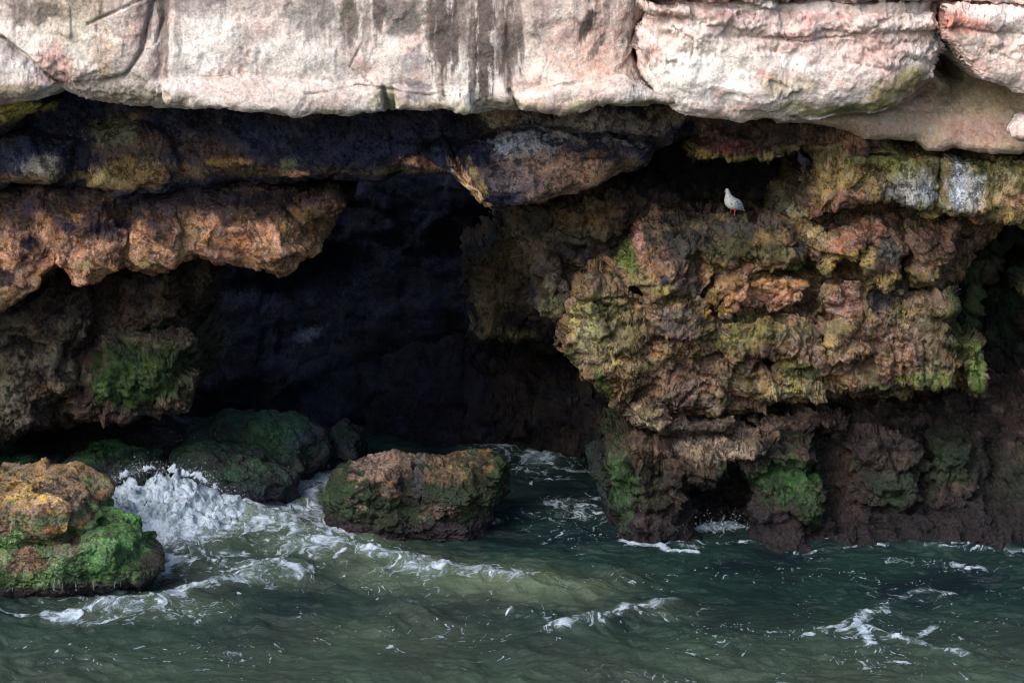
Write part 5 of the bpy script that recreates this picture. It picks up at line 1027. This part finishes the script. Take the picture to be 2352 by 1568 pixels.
# ------------------------------------------------------------------ water running off the rocks
def simple(name, c, rough=.7, bump=None):
    m = bpy.data.materials.new(name); m.use_nodes = True; N = m.node_tree.nodes; Lk = m.node_tree.links; b = N['Principled BSDF']
    b.inputs['Base Color'].default_value = (*lin(c).tolist(), 1); b.inputs['Roughness'].default_value = rough
    return m
def tubes(name, lines, mat):
    V = []; F = []
    for ln in lines:
        o = len(V)
        for (p, r) in ln:
            for a in range(5):
                V.append((p[0] + r * math.cos(a * 1.2566), p[1] + r * math.sin(a * 1.2566), p[2]))
        for i in range(len(ln) - 1):
            for a in range(5):
                F.append((o + i * 5 + a, o + i * 5 + (a + 1) % 5, o + i * 5 + 5 + (a + 1) % 5, o + i * 5 + 5 + a))
    me = bpy.data.meshes.new(name); me.from_pydata(V, [], F); me.polygons.foreach_set('use_smooth', np.ones(len(me.polygons), bool)); me.materials.append(mat)
    o = bpy.data.objects.new(name, me); scene.collection.objects.link(o); return o
lines = []
def drip(u, v0, v1, Y, r, sway=.01):
    x0, z0 = XZ(u, v0, Y); x1, z1 = XZ(u + random.uniform(-3, 3), v1, Y - .05); n = 9; ln = []; ph = random.random() * 6
    for i in range(n):
        t = i / (n - 1); ln.append(((x0 + (x1 - x0) * t + sway * math.sin(ph + t * 5), Y - .12 * t ** .5, z0 + (z1 - z0) * t), r * (.5 + .9 * random.random()) * (.35 if i in (0, n - 1) else 1)))
    lines.append(ln)
for u in [6, 12, 17, 20, 24, 31, 58, 80, 104, 108, 121, 126, 129, 150, 176, 181, 213, 217, 262, 266, 283]:
    drip(u + random.uniform(-3, 3), 1325 + random.uniform(-6, 6), 1352 - max(0, u - 200) * .12, -1.72 if u < 300 else -1.5, random.uniform(.0009, .002), .004)
tag(tubes('trickle', lines, simple('trickle_water', (92, 98, 112), .15)), kind='stuff')

# ------------------------------------------------------------------ pigeons
def feather(name, c1, c2, thr):
    m = simple(name, c1); N = m.node_tree.nodes; Lk = m.node_tree.links; b = N['Principled BSDF']
    tc = N.new('ShaderNodeTexCoord'); v = N.new('ShaderNodeTexNoise'); v.inputs['Scale'].default_value = 55; v.inputs['Detail'].default_value = 2; Lk.new(tc.outputs['Object'], v.inputs['Vector'])
    r = N.new('ShaderNodeValToRGB'); r.color_ramp.elements[0].position = thr; r.color_ramp.elements[0].color = (*lin(c1).tolist(), 1); r.color_ramp.elements[1].position = thr + .04; r.color_ramp.elements[1].color = (*lin(c2).tolist(), 1)
    Lk.new(v.outputs[0], r.inputs[0]); Lk.new(r.outputs[0], b.inputs['Base Color']); return m
def loft(name, rings, mat, parent, n=14):
    """rings: (centre, axis-u half width, axis-v half width, u vector, v vector)"""
    V = []; F = []
    for (c, a, b_, uu, vv) in rings:
        for k in range(n):
            th = 2 * math.pi * k / n; V.append(tuple(np.array(c) + a * math.cos(th) * np.array(uu) + b_ * math.sin(th) * np.array(vv)))
    for i in range(len(rings) - 1):
        for k in range(n): F.append((i * n + k, i * n + (k + 1) % n, (i + 1) * n + (k + 1) % n, (i + 1) * n + k))
    F.append(tuple(range(n))[::-1]); F.append(tuple((len(rings) - 1) * n + k for k in range(n)))
    me = bpy.data.meshes.new(name); me.from_pydata(V, [], F); me.polygons.foreach_set('use_smooth', np.ones(len(me.polygons), bool)); me.materials.append(mat)
    o = bpy.data.objects.new(name, me); scene.collection.objects.link(o); o.parent = parent
    md = o.modifiers.new('sub', 'SUBSURF'); md.levels = 1; md.render_levels = 2
    return o
def chain(pts, ref=(0, 1, 0)):
    """pts: (x,y,z,a,b) -> rings across the path; a along the ref axis"""
    R = []
    for i, p in enumerate(pts):
        q0 = np.array(pts[max(i - 1, 0)][:3]); q1 = np.array(pts[min(i + 1, len(pts) - 1)][:3]); d = q1 - q0; d /= np.linalg.norm(d) + 1e-9
        u = np.array(ref, float); u -= d * np.dot(u, d); u /= np.linalg.norm(u); v = np.cross(d, u); R.append((p[:3], p[3], p[4], u, v))
    return R
def pigeon(loc, rz, plumage, wing_m, leg_m, eye_m, beak_m, label, group, head_turn=0, scale=1.0):
    """faces -X before turning; feet at the origin"""
    e = bpy.data.objects.new('pigeon', None); scene.collection.objects.link(e); e.location = loc; e.rotation_euler = (0, 0, rz); e.scale = (scale,) * 3; e.empty_display_size = .1
    tag(e, label, 'pigeon', group)
    hx, hy = -.060, -.02 * head_turn
    # one body: tail, rump, belly, breast, neck, head
    loft('body', chain([(.165, 0, .045, .020, .004), (.125, 0, .060, .024, .008), (.085, 0, .080, .034, .022), (.045, 0, .105, .052, .046), (.005, 0, .128, .062, .062), (-.030, 0, .155, .058, .064),
                        (-.050, 0, .188, .042, .050), (-.056, hy * .4, .215, .027, .032), (hx, hy * .8, .238, .021, .023), (hx - .008, hy, .256, .021, .023), (hx - .016, hy, .270, .017, .018), (hx - .022, hy, .279, .007, .008)]), plumage, e)
    for s in (-1, 1):
        loft('wing', chain([(-.030, s * .050, .178, .006, .010), (-.008, s * .062, .165, .010, .030), (.030, s * .062, .138, .011, .036), (.070, s * .050, .108, .009, .028), (.105, s * .034, .082, .006, .018), (.135, s * .020, .062, .003, .006)], (0, 1, 0)), wing_m, e, 10)
        loft('leg', chain([(.014, s * .026, .095, .018, .022), (.012, s * .027, .070, .012, .013), (.006, s * .028, .052, .006, .006), (.012, s * .028, .035, .0042, .0042), (.004, s * .028, .010, .004, .004), (.000, s * .028, .004, .005, .005)], (0, 1, 0)), leg_m, e, 8)
        lg = [o for o in e.children if o.name.startswith('leg')][-1] if False else None
        for a, L in ((math.pi, .034), (math.pi - .65, .028), (math.pi + .65, .028), (0, .018)):
            dx_, dy_ = math.cos(a), math.sin(a)
            loft('toe', chain([(0, s * .028, .005, .004, .004), (dx_ * L * .5, s * .028 + dy_ * L * .5, .006, .0035, .0035), (dx_ * L, s * .028 + dy_ * L, .002, .0018, .0018)], (0, 0, 1)), leg_m, e, 6)
        loft('eye', chain([(hx - .012, hy + s * .016, .262, .001, .001), (hx - .012, hy + s * .0185, .262, .0052, .0052), (hx - .012, hy + s * .0215, .262, .002, .002)], (1, 0, 0)), eye_m, e, 8)
    loft('beak', chain([(hx - .026, hy, .258, .0075, .007), (hx - .036, hy, .254, .0055, .005), (hx - .047, hy, .247, .0015, .0015)], (0, 1, 0)), beak_m, e, 8)
    return e
WP = feather('white_plumage', (196, 198, 200), (90, 92, 98), .60); WW = feather('white_wing', (168, 174, 182), (64, 68, 78), .54)
GP = feather('grey_plumage', (46, 50, 64), (30, 34, 48), .5); GW = feather('grey_wing', (40, 44, 58), (22, 24, 36), .5)
RL = simple('red_leg', (150, 48, 60), .6); EY = simple('dark_eye', (12, 10, 12), .2); BK = simple('pale_beak', (150, 140, 150), .5); BD = simple('dark_beak', (40, 38, 44), .5)
def on_ledge(u, v, y0, y1):
    """first rock hit by the sight line, so that feet stand on the ledge"""
    dg = bpy.context.evaluated_depsgraph_get(); d = ray(u, v)
    hit, loc, nrm, idx, ob, _ = scene.ray_cast(dg, Vector(CAM), Vector([float(q) for q in d]).normalized())
    return loc, ob.name if hit else None
l1, n1_ = on_ledge(1682, 497, 0, 0); print('PIGEON1', l1, n1_)
pigeon(l1 + Vector((0, .03, -.012)), math.radians(38), WP, WW, RL, EY, BK, 'white pigeon speckled grey standing on the dark rock ledge', 'pigeons on the ledge', 0, 1.12)
l2, n2_ = on_ledge(1846, 391, 0, 0); print('PIGEON2', l2, n2_)
pigeon(l2 + Vector((0, .03, -.012)), math.radians(20), GP, GW, simple('dull_leg', (90, 44, 60)), EY, BD, 'dark grey pigeon crouching in shadow under the hanging rock lip', 'pigeons on the ledge', 0, .8)

for o in scene.objects:
    if o.type == 'MESH' and o.parent is None and 'kind' not in o and 'label' not in o: o['kind'] = 'structure'
